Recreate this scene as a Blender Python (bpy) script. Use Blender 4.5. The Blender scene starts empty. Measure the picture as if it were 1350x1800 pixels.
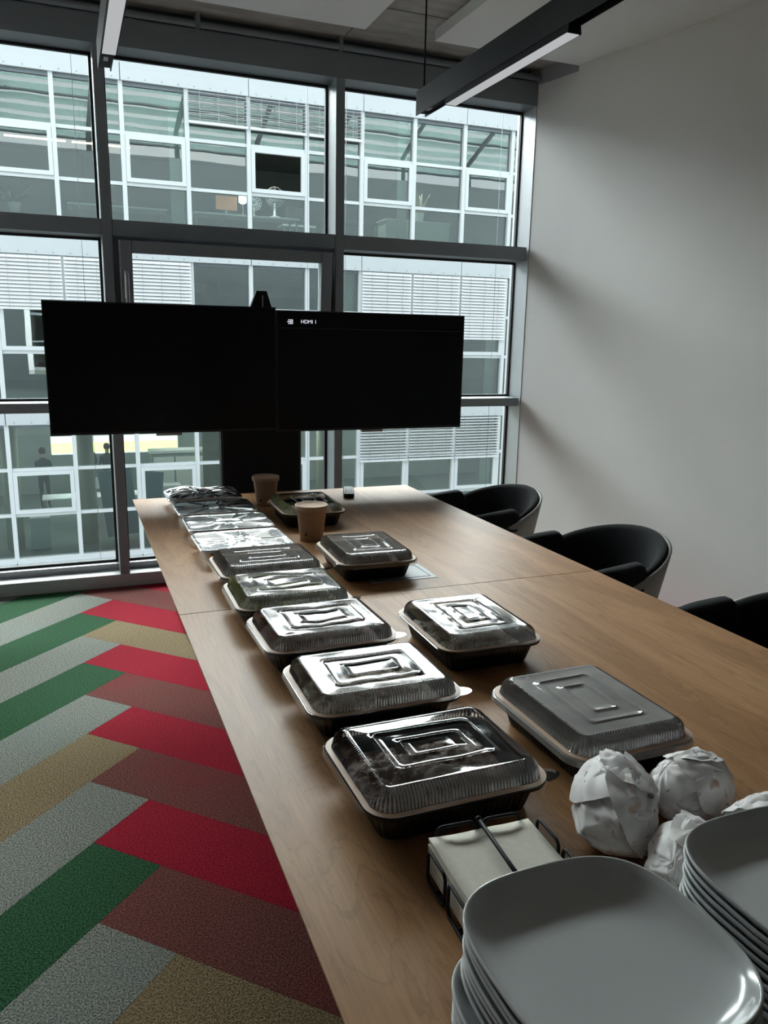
import bpy, bmesh, math, random
from mathutils import Vector, Matrix, noise

R = math.radians
SC = bpy.context.scene
COL = SC.collection
random.seed(7)

# ------------------------------------------------------------------ camera
CZ = 1.515                                   # eye height; the floor is z = 0
yaw, pitch, roll = R(21.776), R(12.535), R(1.130)
fw = Vector((math.sin(yaw) * math.cos(pitch), math.cos(yaw) * math.cos(pitch), -math.sin(pitch)))
r0 = Vector((math.cos(yaw), -math.sin(yaw), 0))
u0 = r0.cross(fw)
rt = r0 * math.cos(roll) + u0 * math.sin(roll)
up = -r0 * math.sin(roll) + u0 * math.cos(roll)
cam = bpy.data.cameras.new('camera')
cam.sensor_fit = 'HORIZONTAL'
cam.sensor_width = 36.0
cam.lens = 36.0 * 1391.0 / 1350.0
cam.clip_start = 0.02
cam.clip_end = 500
camo = bpy.data.objects.new('camera', cam)
COL.objects.link(camo)
m = Matrix((rt, up, -fw)).transposed().to_4x4()
m.translation = Vector((0, 0, CZ))
camo.matrix_world = m
SC.camera = camo

# ------------------------------------------------------------------ sky and exposure
wd = bpy.data.worlds.new('overcast_sky')
SC.world = wd
wd.use_nodes = True
wn = wd.node_tree
for n in list(wn.nodes):
    wn.nodes.remove(n)
wo = wn.nodes.new('ShaderNodeOutputWorld')
wb = wn.nodes.new('ShaderNodeBackground')
wc = wn.nodes.new('ShaderNodeTexCoord')
wns = wn.nodes.new('ShaderNodeTexNoise')
wns.inputs['Scale'].default_value = 1.6
wns.inputs['Detail'].default_value = 4
wr = wn.nodes.new('ShaderNodeValToRGB')
wr.color_ramp.elements[0].position = 0.35
wr.color_ramp.elements[0].color = (0.80, 0.88, 1.0, 1)
wr.color_ramp.elements[1].position = 0.65
wr.color_ramp.elements[1].color = (1.0, 1.0, 1.0, 1)
wn.links.new(wc.outputs['Generated'], wns.inputs['Vector'])
wn.links.new(wns.outputs['Fac'], wr.inputs['Fac'])
wn.links.new(wr.outputs['Color'], wb.inputs['Color'])
wb.inputs['Strength'].default_value = 1.2
wn.links.new(wb.outputs['Background'], wo.inputs['Surface'])

# hazy sun behind the building across the courtyard, softened by thin cloud
sun = bpy.data.lights.new('hazy_sun', 'SUN')
sun.energy = 11.0
sun.angle = R(68)
sun.color = (0.94, 0.985, 1.0)
suno = bpy.data.objects.new('hazy_sun', sun)
COL.objects.link(suno)
_az, _el = R(-4), R(28)                      # azimuth from +y towards +x, elevation
suno.rotation_euler = Vector((math.sin(_az) * math.cos(_el), math.cos(_az) * math.cos(_el), math.sin(_el))).to_track_quat('Z', 'Y').to_euler()
suno.location = (0, 30, 20)

SC.view_settings.view_transform = 'Standard'
SC.view_settings.look = 'None'
SC.view_settings.gamma = 1.0
SC.view_settings.use_curve_mapping = False
SC.view_settings.exposure = 1.27
SC.cycles.use_denoising = True
SC.cycles.max_bounces = 14
SC.cycles.diffuse_bounces = 7
SC.cycles.glossy_bounces = 6
SC.cycles.transparent_max_bounces = 24
SC.cycles.caustics_reflective = False
SC.cycles.caustics_refractive = False
SC.cycles.sample_clamp_indirect = 8.0


# ------------------------------------------------------------------ materials
def nt(name):
    m = bpy.data.materials.new(name)
    m.use_nodes = True
    t = m.node_tree
    for n in list(t.nodes):
        t.nodes.remove(n)
    o = t.nodes.new('ShaderNodeOutputMaterial')
    return m, t, o


def N(t, kind, **kw):
    n = t.nodes.new('ShaderNode' + kind)
    for k, v in kw.items():
        if k in n.inputs:
            n.inputs[k].default_value = v
        else:
            setattr(n, k, v)
    return n


def coords(t, scale=(1, 1, 1), rot=(0, 0, 0), kind='Object'):
    c = N(t, 'TexCoord')
    mp = N(t, 'Mapping')
    mp.inputs['Scale'].default_value = scale
    mp.inputs['Rotation'].default_value = rot
    t.links.new(c.outputs[kind], mp.inputs['Vector'])
    return mp.outputs['Vector']


def ramp(t, fac, stops):
    r = N(t, 'ValToRGB')
    e = r.color_ramp.elements
    while len(e) < len(stops):
        e.new(0.5)
    for i, (p, c) in enumerate(stops):
        e[i].position = p
        e[i].color = (*c, 1)
    t.links.new(fac, r.inputs['Fac'])
    return r.outputs['Color']


def bump(t, h, strength=0.2, dist=0.01):
    b = N(t, 'Bump')
    b.inputs['Strength'].default_value = strength
    b.inputs['Distance'].default_value = dist
    t.links.new(h, b.inputs['Height'])
    return b.outputs['Normal']


def plain(name, col, rough=0.5, metal=0.0, var=0.06, scale=30.0, bmp=0.0, spec=0.5, sheen=0.0):
    """principled with a little procedural variation in tone and relief"""
    m, t, o = nt(name)
    p = N(t, 'BsdfPrincipled', Roughness=rough, Metallic=metal)
    p.inputs['Specular IOR Level'].default_value = spec
    if sheen:
        p.inputs['Sheen Weight'].default_value = sheen
    v = coords(t)
    n = N(t, 'TexNoise', Scale=scale, Detail=4.0)
    t.links.new(v, n.inputs['Vector'])
    c = ramp(t, n.outputs['Fac'], [(0.3, tuple(x * (1 - var) for x in col)), (0.7, tuple(min(1, x * (1 + var)) for x in col))])
    t.links.new(c, p.inputs['Base Color'])
    if bmp:
        t.links.new(bump(t, n.outputs['Fac'], bmp, 0.005), p.inputs['Normal'])
    t.links.new(p.outputs['BSDF'], o.inputs['Surface'])
    return m


def emit(name, col, s):
    m, t, o = nt(name)
    e = N(t, 'Emission', Strength=s)
    e.inputs['Color'].default_value = (*col, 1)
    t.links.new(e.outputs[0], o.inputs['Surface'])
    return m


def clear(name, tint, refl, rough=0.03, bmp=0.0, bscale=2.0, fog=0.0, fogcol=(0.5, 0.5, 0.5), ior=1.45, bdist=0.02):
    """thin clear sheet: see-through with a sharp reflection (extra constant share `refl`), optional fog"""
    m, t, o = nt(name)
    tr = N(t, 'BsdfTransparent')
    tr.inputs['Color'].default_value = (*tint, 1)
    gl = N(t, 'BsdfGlossy', Roughness=rough)
    gl.inputs['Color'].default_value = (1, 1, 1, 1)
    fr = N(t, 'Fresnel', IOR=ior)
    ad = N(t, 'Math', operation='ADD', use_clamp=True)
    ad.inputs[1].default_value = refl
    t.links.new(fr.outputs[0], ad.inputs[0])
    base = tr.outputs[0]
    v = coords(t)
    if fog:
        df = N(t, 'BsdfDiffuse')
        df.inputs['Color'].default_value = (*fogcol, 1)
        fn = N(t, 'TexNoise', Scale=9.0, Detail=5.0)
        t.links.new(v, fn.inputs['Vector'])
        mr = N(t, 'MapRange')
        mr.inputs['From Min'].default_value = 0.25
        mr.inputs['From Max'].default_value = 0.75
        mr.inputs['To Min'].default_value = fog * 0.75
        mr.inputs['To Max'].default_value = min(1, fog * 1.25)
        t.links.new(fn.outputs['Fac'], mr.inputs['Value'])
        mx = N(t, 'MixShader')
        t.links.new(mr.outputs[0], mx.inputs['Fac'])
        t.links.new(base, mx.inputs[1])
        t.links.new(df.outputs[0], mx.inputs[2])
        base = mx.outputs[0]
    if bmp:
        n = N(t, 'TexNoise', Scale=bscale, Detail=1.5)
        t.links.new(v, n.inputs['Vector'])
        nb = bump(t, n.outputs['Fac'], bmp, bdist)
        t.links.new(nb, gl.inputs['Normal'])
    ms = N(t, 'MixShader')
    t.links.new(ad.outputs[0], ms.inputs['Fac'])
    t.links.new(base, ms.inputs[1])
    t.links.new(gl.outputs[0], ms.inputs[2])
    t.links.new(ms.outputs[0], o.inputs['Surface'])
    return m


def wood_mat():
    m, t, o = nt('oak_veneer')
    p = N(t, 'BsdfPrincipled', Roughness=0.42)
    p.inputs['Specular IOR Level'].default_value = 0.20
    v = coords(t, (5.5, 0.75, 1))
    n1 = N(t, 'TexNoise', Scale=1.6, Detail=6.0, Roughness=0.6, Distortion=0.9)
    t.links.new(v, n1.inputs['Vector'])
    v2 = coords(t, (150, 5, 1))
    n2 = N(t, 'TexNoise', Scale=1.3, Detail=4.0)
    t.links.new(v2, n2.inputs['Vector'])
    # cathedral figure: contour lines of the broad noise
    ml = N(t, 'Math', operation='MULTIPLY')
    ml.inputs[1].default_value = 9.0
    t.links.new(n1.outputs['Fac'], ml.inputs[0])
    fr = N(t, 'Math', operation='FRACT')
    t.links.new(ml.outputs[0], fr.inputs[0])
    line = ramp(t, fr.outputs[0], [(0.0, (0.72,) * 3), (0.10, (1,) * 3), (0.8, (1,) * 3), (1.0, (0.80,) * 3)])
    c1 = ramp(t, n1.outputs['Fac'], [(0.3, (0.28, 0.138, 0.058)), (0.5, (0.37, 0.193, 0.086)), (0.72, (0.45, 0.252, 0.122))])
    c2 = ramp(t, n2.outputs['Fac'], [(0.35, (0.84,) * 3), (0.6, (1,) * 3)])
    mu = N(t, 'MixRGB', blend_type='MULTIPLY')
    mu.inputs['Fac'].default_value = 1
    t.links.new(c1, mu.inputs[1])
    t.links.new(c2, mu.inputs[2])
    mu2 = N(t, 'MixRGB', blend_type='MULTIPLY')
    mu2.inputs['Fac'].default_value = 0.85
    t.links.new(mu.outputs[0], mu2.inputs[1])
    t.links.new(line, mu2.inputs[2])
    t.links.new(mu2.outputs[0], p.inputs['Base Color'])
    t.links.new(bump(t, n2.outputs['Fac'], 0.05, 0.002), p.inputs['Normal'])
    t.links.new(p.outputs[0], o.inputs['Surface'])
    return m


def carpet_mat(name, dark, light, accent=None):
    m, t, o = nt(name)
    p = N(t, 'BsdfPrincipled', Roughness=0.95)
    p.inputs['Specular IOR Level'].default_value = 0.1
    v = coords(t)
    n = N(t, 'TexNoise', Scale=210.0, Detail=2.0, Roughness=0.6)
    t.links.new(v, n.inputs['Vector'])
    c = ramp(t, n.outputs['Fac'], [(0.38, dark), (0.64, light)])
    if accent:
        n3 = N(t, 'TexNoise', Scale=2.2, Detail=2.0)
        t.links.new(v, n3.inputs['Vector'])
        f = ramp(t, n3.outputs['Fac'], [(0.45, (0, 0, 0)), (0.7, (0.65,) * 3)])
        mx = N(t, 'MixRGB', blend_type='MIX')
        t.links.new(f, mx.inputs['Fac'])
        t.links.new(c, mx.inputs[1])
        ac = ramp(t, n.outputs['Fac'], [(0.36, tuple(x * 0.45 for x in accent)), (0.62, accent)])
        t.links.new(ac, mx.inputs[2])
        c = mx.outputs[0]
    t.links.new(c, p.inputs['Base Color'])
    t.links.new(bump(t, n.outputs['Fac'], 0.9, 0.006), p.inputs['Normal'])
    t.links.new(p.outputs[0], o.inputs['Surface'])
    return m


def concrete_mat():
    m, t, o = nt('raw_concrete')
    p = N(t, 'BsdfPrincipled', Roughness=0.85)
    v = coords(t, (1.0, 1.0, 1.0))
    n1 = N(t, 'TexNoise', Scale=2.2, Detail=8.0, Roughness=0.65)
    t.links.new(v, n1.inputs['Vector'])
    v2 = coords(t, (2.0, 14.0, 1.0))
    n2 = N(t, 'TexNoise', Scale=1.5, Detail=4.0)
    t.links.new(v2, n2.inputs['Vector'])
    vo = N(t, 'TexVoronoi', Scale=14.0)
    t.links.new(v, vo.inputs['Vector'])
    c1 = ramp(t, n1.outputs['Fac'], [(0.3, (0.30, 0.29, 0.27)), (0.7, (0.56, 0.545, 0.51))])
    c2 = ramp(t, n2.outputs['Fac'], [(0.35, (0.78,) * 3), (0.6, (1,) * 3)])
    c3 = ramp(t, vo.outputs['Distance'], [(0.02, (0.35,) * 3), (0.07, (1,) * 3)])
    a = N(t, 'MixRGB', blend_type='MULTIPLY')
    a.inputs['Fac'].default_value = 1
    t.links.new(c1, a.inputs[1])
    t.links.new(c2, a.inputs[2])
    b = N(t, 'MixRGB', blend_type='MULTIPLY')
    b.inputs['Fac'].default_value = 0.5
    t.links.new(a.outputs[0], b.inputs[1])
    t.links.new(c3, b.inputs[2])
    t.links.new(b.outputs[0], p.inputs['Base Color'])
    t.links.new(bump(t, n1.outputs['Fac'], 0.3, 0.01), p.inputs['Normal'])
    t.links.new(p.outputs[0], o.inputs['Surface'])
    return m


def food_mat(name, cols, scale=60.0):
    m, t, o = nt(name)
    p = N(t, 'BsdfPrincipled', Roughness=0.45)
    v = coords(t)
    n = N(t, 'TexNoise', Scale=scale, Detail=5.0, Roughness=0.65, Distortion=1.2)
    t.links.new(v, n.inputs['Vector'])
    k = len(cols)
    c = ramp(t, n.outputs['Fac'], [(0.32 + 0.36 * i / (k - 1), q) for i, q in enumerate(cols)])
    t.links.new(c, p.inputs['Base Color'])
    t.links.new(bump(t, n.outputs['Fac'], 0.8, 0.01), p.inputs['Normal'])
    t.links.new(p.outputs[0], o.inputs['Surface'])
    return m


def paper_mat():
    m, t, o = nt('printed_wrapping_paper')
    p = N(t, 'BsdfPrincipled', Roughness=0.55)
    v = coords(t)
    n = N(t, 'TexNoise', Scale=26.0, Detail=2.0)
    t.links.new(v, n.inputs['Vector'])
    n2 = N(t, 'TexNoise', Scale=34.0, Detail=1.0, Distortion=1.0)
    t.links.new(coords(t, (1, 1.6, 1.3), (0.3, 0.8, 0.5)), n2.inputs['Vector'])
    base = ramp(t, n.outputs['Fac'], [(0.35, (0.66, 0.63, 0.61)), (0.6, (0.78, 0.77, 0.77))])
    spot = ramp(t, n.outputs['Fac'], [(0.63, (0, 0, 0)), (0.70, (0.75,) * 3)])
    a = N(t, 'MixRGB')
    t.links.new(spot, a.inputs['Fac'])
    t.links.new(base, a.inputs[1])
    a.inputs[2].default_value = (0.52, 0.33, 0.24, 1)
    ln = ramp(t, n2.outputs['Fac'], [(0.690, (0, 0, 0)), (0.700, (0.9,) * 3), (0.720, (0.9,) * 3), (0.730, (0, 0, 0))])
    b = N(t, 'MixRGB')
    t.links.new(ln, b.inputs['Fac'])
    t.links.new(a.outputs[0], b.inputs[1])
    b.inputs[2].default_value = (0.16, 0.12, 0.22, 1)
    t.links.new(b.outputs[0], p.inputs['Base Color'])
    p.inputs['Subsurface Weight'].default_value = 0.0
    n4 = N(t, 'TexNoise', Scale=30.0, Detail=3.0)
    t.links.new(v, n4.inputs['Vector'])
    t.links.new(bump(t, n4.outputs['Fac'], 0.25, 0.004), p.inputs['Normal'])
    t.links.new(p.outputs[0], o.inputs['Surface'])
    return m


M = {}
M['wood'] = wood_mat()
M['wood_edge'] = plain('oak_edge', (0.07, 0.042, 0.027), 0.5, var=0.15, scale=60)
M['concrete'] = concrete_mat()
M['wall'] = plain('white_wall_paint', (0.80, 0.80, 0.795), 0.9, var=0.02, scale=3, bmp=0.02)
M['panel'] = plain('acoustic_panel', (0.84, 0.86, 0.87), 0.9, var=0.02, scale=200, bmp=0.1)
M['frame'] = plain('grey_aluminium', (0.22, 0.25, 0.275), 0.42, 0.0, var=0.03, scale=8)
M['frame_light'] = plain('pale_aluminium', (0.42, 0.44, 0.46), 0.4, 0.3, var=0.03, scale=8)
M['sill'] = plain('sill_metal', (0.40, 0.40, 0.41), 0.45, var=0.03)
M['gasket'] = plain('black_rubber', (0.012, 0.012, 0.013), 0.6)
M['steel'] = plain('brushed_steel', (0.55, 0.55, 0.55), 0.3, 1.0, var=0.05)
M['glass'] = clear('window_glass', (0.93, 0.96, 0.95), 0.0, 0.0, ior=1.3)
M['black_metal'] = plain('black_powder_coat', (0.009, 0.011, 0.014), 0.55, var=0.1, spec=0.2)
M['screen'] = plain('dark_screen', (0.0022, 0.0028, 0.0048), 0.22, var=0.05, spec=0.18)
M['bezel'] = plain('black_bezel', (0.006, 0.006, 0.007), 0.4)
M['diffuser'] = emit('lamp_diffuser', (0.95, 0.98, 1.0), 0.20)
M['sticker'] = plain('white_sticker', (0.75, 0.76, 0.78), 0.6)
M['osd'] = emit('screen_text', (0.85, 0.88, 1.0), 0.40)
M['osd_line'] = emit('screen_line', (0.10, 0.12, 0.2), 0.03)
M['tray'] = plain('black_plastic', (0.006, 0.006, 0.007), 0.38, var=0.1, spec=0.3)
M['rim'] = plain('tan_rim', (0.62, 0.44, 0.32), 0.45, var=0.04)  # even tan strip lying on the clear lid flange
M['lid'] = clear('clear_lid', (0.94, 0.94, 0.93), 0.01, 0.06, ior=1.38)
M['lid_shiny'] = clear('clear_lid_taut', (0.90, 0.90, 0.89), 0.03, 0.17, ior=1.36)
M['flute'] = clear('lid_flute_glint', (0.92, 0.92, 0.91), 0.14, 0.24, fog=0.34, fogcol=(0.78, 0.78, 0.77), ior=1.45)  # whitish colour stands in for light refracted along the crests
M['lid_fog'] = clear('steamed_lid', (0.9, 0.9, 0.9), 0.02, 0.16, fog=0.62, fogcol=(0.42, 0.41, 0.40))
M['lid_brown'] = clear('misted_lid', (0.88, 0.86, 0.84), 0.02, 0.10, fog=0.33, fogcol=(0.34, 0.31, 0.28))
M['foil'] = plain('aluminium_foil', (0.64, 0.65, 0.66), 0.24, 1.0, var=0.03, scale=40)
M['foil_tray'] = plain('aluminium_tray', (0.62, 0.60, 0.57), 0.30, 1.0, var=0.03)
M['kraft'] = plain('kraft_paper', (0.36, 0.235, 0.150), 0.75, var=0.06, scale=60, bmp=0.05)
M['kraft_lid'] = plain('kraft_lid_paper', (0.42, 0.285, 0.19), 0.7, var=0.05, scale=60)
M['plate'] = plain('grey_stoneware', (0.54, 0.565, 0.565), 0.16, var=0.015, scale=6, spec=0.6)
M['napkin'] = plain('napkin_paper', (0.70, 0.67, 0.58), 0.95, var=0.03, scale=90, bmp=0.15)
M['paper'] = paper_mat()
M['fabric'] = plain('black_wool', (0.010, 0.011, 0.013), 0.95, var=0.15, scale=300, bmp=0.3, spec=0.2, sheen=0.05)
M['shell'] = plain('taupe_shell', (0.34, 0.315, 0.285), 0.55, var=0.03)
M['flap'] = plain('grey_flap', (0.30, 0.31, 0.32), 0.5, 0.2, var=0.03)
# carpet colours
M['c_red'] = carpet_mat('carpet_red', (0.15, 0.003, 0.011), (0.44, 0.014, 0.036))
M['c_brown'] = carpet_mat('carpet_maroon', (0.065, 0.022, 0.020), (0.25, 0.085, 0.070), (0.26, 0.04, 0.045))
M['c_green'] = carpet_mat('carpet_green', (0.006, 0.026, 0.012), (0.045, 0.145, 0.062))
M['c_grey'] = carpet_mat('carpet_grey', (0.065, 0.075, 0.070), (0.36, 0.365, 0.31), (0.26, 0.30, 0.27))
M['c_tan'] = carpet_mat('carpet_tan', (0.09, 0.062, 0.033), (0.36, 0.275, 0.155), (0.30, 0.23, 0.135))
# outdoors
M['clad'] = plain('white_cladding', (0.55, 0.585, 0.60), 0.5, var=0.02, scale=0.6)
M['bframe'] = plain('white_window_frame', (0.66, 0.69, 0.70), 0.5, var=0.02)
M['slat'] = plain('white_blind_slat', (0.74, 0.75, 0.76), 0.45, var=0.02)
M['bglass'] = clear('office_glass', (0.76, 0.85, 0.83), 0.10, 0.0, bmp=0.05, bscale=0.9, ior=1.5, bdist=0.03)
M['int_wall'] = plain('office_wall', (0.26, 0.29, 0.28), 0.9, scale=1.0, var=0.1)
M['int_floor'] = plain('office_floor', (0.10, 0.13, 0.12), 0.9, scale=1.0, var=0.1)
M['int_ceil'] = plain('office_ceiling', (0.28, 0.30, 0.29), 0.9, scale=1.0, var=0.1)
M['beige'] = plain('beige_column', (0.56, 0.53, 0.42), 0.8)
M['curtain'] = plain('pale_green_curtain', (0.56, 0.63, 0.56), 0.9)
M['woodwall'] = plain('pale_wood_board', (0.55, 0.44, 0.33), 0.7, var=0.12, scale=6)
M['white'] = plain('white_laminate', (0.70, 0.71, 0.71), 0.5)
M['dark'] = plain('dark_grey_plastic', (0.03, 0.032, 0.035), 0.5)
M['blue'] = plain('blue_grey_board', (0.25, 0.34, 0.40), 0.7)
M['orange'] = plain('orange_board', (0.60, 0.26, 0.13), 0.7)
M['leaf'] = plain('dark_leaf', (0.05, 0.09, 0.05), 0.5, var=0.3)
M['straw'] = plain('dry_leaf', (0.55, 0.48, 0.36), 0.8, var=0.2)
M['warm'] = emit('warm_tube', (1.0, 0.60, 0.28), 5.0)
M['office_fill'] = emit('office_fill_glow', (1.0, 0.98, 0.92), 9.0)  # added glow that brightens the lowest storey opposite
M['lamp_white'] = emit('desk_lamp_white', (1, 1, 1), 2.0)
M['field'] = plain('flowering_field', (0.55, 0.58, 0.06), 0.9, var=0.25, scale=2)
M['ground'] = plain('courtyard_gravel', (0.38, 0.38, 0.36), 0.95, var=0.1, scale=2)
M['ext'] = plain('dark_grey_cladding', (0.07, 0.08, 0.085), 0.6, var=0.05, scale=1)
M['canopy_glass'] = clear('canopy_glass', (0.70, 0.86, 0.84), 0.05, 0.3, fog=0.6, fogcol=(0.70, 0.86, 0.85))
M['strut'] = plain('dark_steel', (0.07, 0.08, 0.085), 0.5)
M['skin'] = plain('skin', (0.42, 0.26, 0.19), 0.6)
M['cloth'] = plain('dark_clothes', (0.018, 0.02, 0.028), 0.9)
M['hair'] = plain('dark_hair', (0.015, 0.012, 0.010), 0.7)


# ------------------------------------------------------------------ mesh helpers
class MB:
    def __init__(self):
        self.v, self.f, self.s = [], [], []

    def face(self, idx, smooth=False):
        self.f.append(tuple(idx))
        self.s.append(smooth)

    def box(self, x0, x1, y0, y1, z0, z1, mat=None):
        b = len(self.v)
        for z in (z0, z1):
            for x, y in ((x0, y0), (x1, y0), (x1, y1), (x0, y1)):
                p = Vector((x, y, z))
                self.v.append(mat @ p if mat else p)
        for q in ((0, 3, 2, 1), (4, 5, 6, 7), (0, 1, 5, 4), (1, 2, 6, 5), (2, 3, 7, 6), (3, 0, 4, 7)):
            self.face([b + i for i in q])
        return self

    def bevbox(self, x0, x1, y0, y1, z0, z1, r=0.004, mat=None):
        """box with chamfered vertical and horizontal edges (stack of inset rings)"""
        r = min(r, (x1 - x0) / 2.01, (y1 - y0) / 2.01, (z1 - z0) / 2.01)

        def ring(i, z):
            out = []
            c = r
            X0, X1, Y0, Y1 = x0 + i, x1 - i, y0 + i, y1 - i
            for x, y in ((X0 + c, Y0), (X1 - c, Y0), (X1, Y0 + c), (X1, Y1 - c), (X1 - c, Y1), (X0 + c, Y1), (X0, Y1 - c), (X0, Y0 + c)):
                p = Vector((x, y, z))
                out.append(mat @ p if mat else p)
            return out
        e = r * 0.4
        self.loft([ring(e, z0), ring(0, z0 + e), ring(0, z1 - e), ring(e, z1)], True, True, False)
        return self

    def loft(self, rings, cap0=True, cap1=True, smooth=True, closed=True):
        b = len(self.v)
        n = len(rings[0])
        for r in rings:
            self.v.extend(Vector(p) for p in r)
        for i in range(len(rings) - 1):
            sm = smooth[i] if isinstance(smooth, (list, tuple)) else smooth
            for j in range(n if closed else n - 1):
                k = (j + 1) % n
                self.face((b + i * n + j, b + i * n + k, b + (i + 1) * n + k, b + (i + 1) * n + j), sm)
        if cap0:
            self.face([b + j for j in reversed(range(n))])
        if cap1:
            self.face([b + (len(rings) - 1) * n + j for j in range(n)])
        return self

    def tube(self, pts, rad, n=8, cyclic=False, smooth=True):
        pts = [Vector(p) for p in pts]
        rings = []
        L = len(pts)
        prev = None
        for i, p in enumerate(pts):
            if cyclic:
                d = pts[(i + 1) % L] - pts[i - 1]
            else:
                d = pts[min(i + 1, L - 1)] - pts[max(i - 1, 0)]
            d.normalize()
            if prev is None:
                a = Vector((0, 0, 1)) if abs(d.z) < 0.9 else Vector((1, 0, 0))
                nx = d.cross(a).normalized()
            else:
                nx = (prev - d * prev.dot(d)).normalized()
            prev = nx
            ny = d.cross(nx)
            rr = rad[i] if isinstance(rad, (list, tuple)) else rad
            rings.append([p + (nx * math.cos(2 * math.pi * k / n) + ny * math.sin(2 * math.pi * k / n)) * rr for k in range(n)])
        if cyclic:
            rings.append(rings[0])
        return self.loft(rings, not cyclic, not cyclic, smooth)

    def lathe(self, prof, n=32, c=(0, 0, 0), smooth=True, cap0=True, cap1=True):
        rings = [[(c[0] + r * math.cos(2 * math.pi * k / n), c[1] + r * math.sin(2 * math.pi * k / n), c[2] + z) for k in range(n)] for r, z in prof]
        return self.loft(rings, cap0, cap1, smooth)

    def prism(self, poly, z0, z1):
        return self.loft([[(x, y, z0) for x, y in poly], [(x, y, z1) for x, y in poly]], True, True, False)

    def mesh(self, name):
        me = bpy.data.meshes.new(name)
        me.from_pydata([tuple(p) for p in self.v], [], self.f)
        me.polygons.foreach_set('use_smooth', self.s)
        me.update()
        return me

    def build(self, name, mat, parent=None, fix=True, loc=None):
        me = self.mesh(name)
        if fix:
            bm = bmesh.new()
            bm.from_mesh(me)
            bmesh.ops.recalc_face_normals(bm, faces=bm.faces)
            bm.to_mesh(me)
            bm.free()
        return link(name, me, mat, parent, loc)


def link(name, me, mat, parent=None, loc=None):
    if mat is not None and not me.materials:
        me.materials.append(mat)
    o = bpy.data.objects.new(name, me)
    COL.objects.link(o)
    if parent is not None:
        o.parent = parent
    if loc is not None:
        o.location = loc
    return o


def tag(o, label=None, cat=None, group=None, kind=None):
    if label:
        o['label'] = label
    if cat:
        o['category'] = cat
    if group:
        o['group'] = group
    if kind:
        o['kind'] = kind
    return o


def empty(name, loc=(0, 0, 0), rz=0.0, parent=None):
    o = bpy.data.objects.new(name, None)
    o.empty_display_size = 0.1
    COL.objects.link(o)
    o.location = loc
    o.rotation_euler = (0, 0, rz)
    if parent:
        o.parent = parent
    return o


def copy_tree(o, parent=None):
    c = o.copy()
    COL.objects.link(c)
    c.parent = parent
    for ch in list(o.children):
        copy_tree(ch, c)
    return c


def rrect(a, b, r, nc=8, nx=8, ny=8):
    """rounded rectangle, half sizes a b, as (x, y, normal x, normal y); the same counts give matching rings"""
    out = []
    cs = [(a - r, b - r, 0), (-(a - r), b - r, 90), (-(a - r), -(b - r), 180), (a - r, -(b - r), 270)]
    for i, (cx, cy, a0) in enumerate(cs):
        for k in range(nc + 1):
            t = R(a0 + 90 * k / nc)
            out.append((cx + r * math.cos(t), cy + r * math.sin(t), math.cos(t), math.sin(t)))
        nxc = cs[(i + 1) % 4]
        ns = nx if i % 2 == 0 else ny
        p = out[-1]
        t1 = R(a0 + 90)
        q = (nxc[0] + r * math.cos(t1), nxc[1] + r * math.sin(t1))
        for k in range(1, ns):
            f = k / ns
            out.append((p[0] + (q[0] - p[0]) * f, p[1] + (q[1] - p[1]) * f, math.cos(t1), math.sin(t1)))
    return out


def clip(poly, planes):
    """clip a convex polygon by half planes (nx, ny, d): keep nx*x+ny*y<=d"""
    for nx, ny, d in planes:
        out = []
        for i in range(len(poly)):
            p, q = poly[i], poly[(i + 1) % len(poly)]
            dp, dq = nx * p[0] + ny * p[1] - d, nx * q[0] + ny * q[1] - d
            if dp <= 0:
                out.append(p)
            if dp * dq < 0:
                f = dp / (dp - dq)
                out.append((p[0] + (q[0] - p[0]) * f, p[1] + (q[1] - p[1]) * f))
        poly = out
        if len(poly) < 3:
            return []
    return poly


def Z(z):                     # heights measured from eye level
    return z + CZ


# ------------------------------------------------------------------ room shell
YF = 4.84                     # inner face of the window wall
YG = 5.02                     # glass
XR = 2.95                     # right corner
FL = 0.205                     # right wall flares away from the table by this slope
ZC = Z(1.69)                  # concrete ceiling
XL, YB = -1.124, -2.6


def wallx(y):
    return XR + FL * (YF - y)


fd = MB().prism([(XL, YB), (wallx(YB), YB), (XR, YF), (XR, YG + 0.06), (XL, YG + 0.06)], -0.16, -0.006)
floor = tag(fd.build('floor', M['c_grey']), 'carpet of coloured planks in herringbone', kind='structure')
room = [(-1, 0, -XL - 0.005), (0, -1, -YB - 0.005), (0, 1, YF - 0.002), (1, FL, XR + FL * YF - 0.005)]
W = 0.2525
D = W / math.sqrt(2)
G = 0.0006
visR = {0: 'c_red', 1: 'c_brown', 2: 'c_red', 3: 'c_tan', 4: 'c_red', 5: 'c_brown', 6: 'c_red', 7: 'c_brown', 8: 'c_red', 9: 'c_brown', 10: 'c_tan'}
visL = {0: 'c_tan', 1: 'c_green', 2: 'c_grey', 3: 'c_green', 4: 'c_grey', 5: 'c_green', 6: 'c_grey', 7: 'c_tan', 8: 'c_grey', 9: 'c_green', 10: 'c_grey'}
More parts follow.
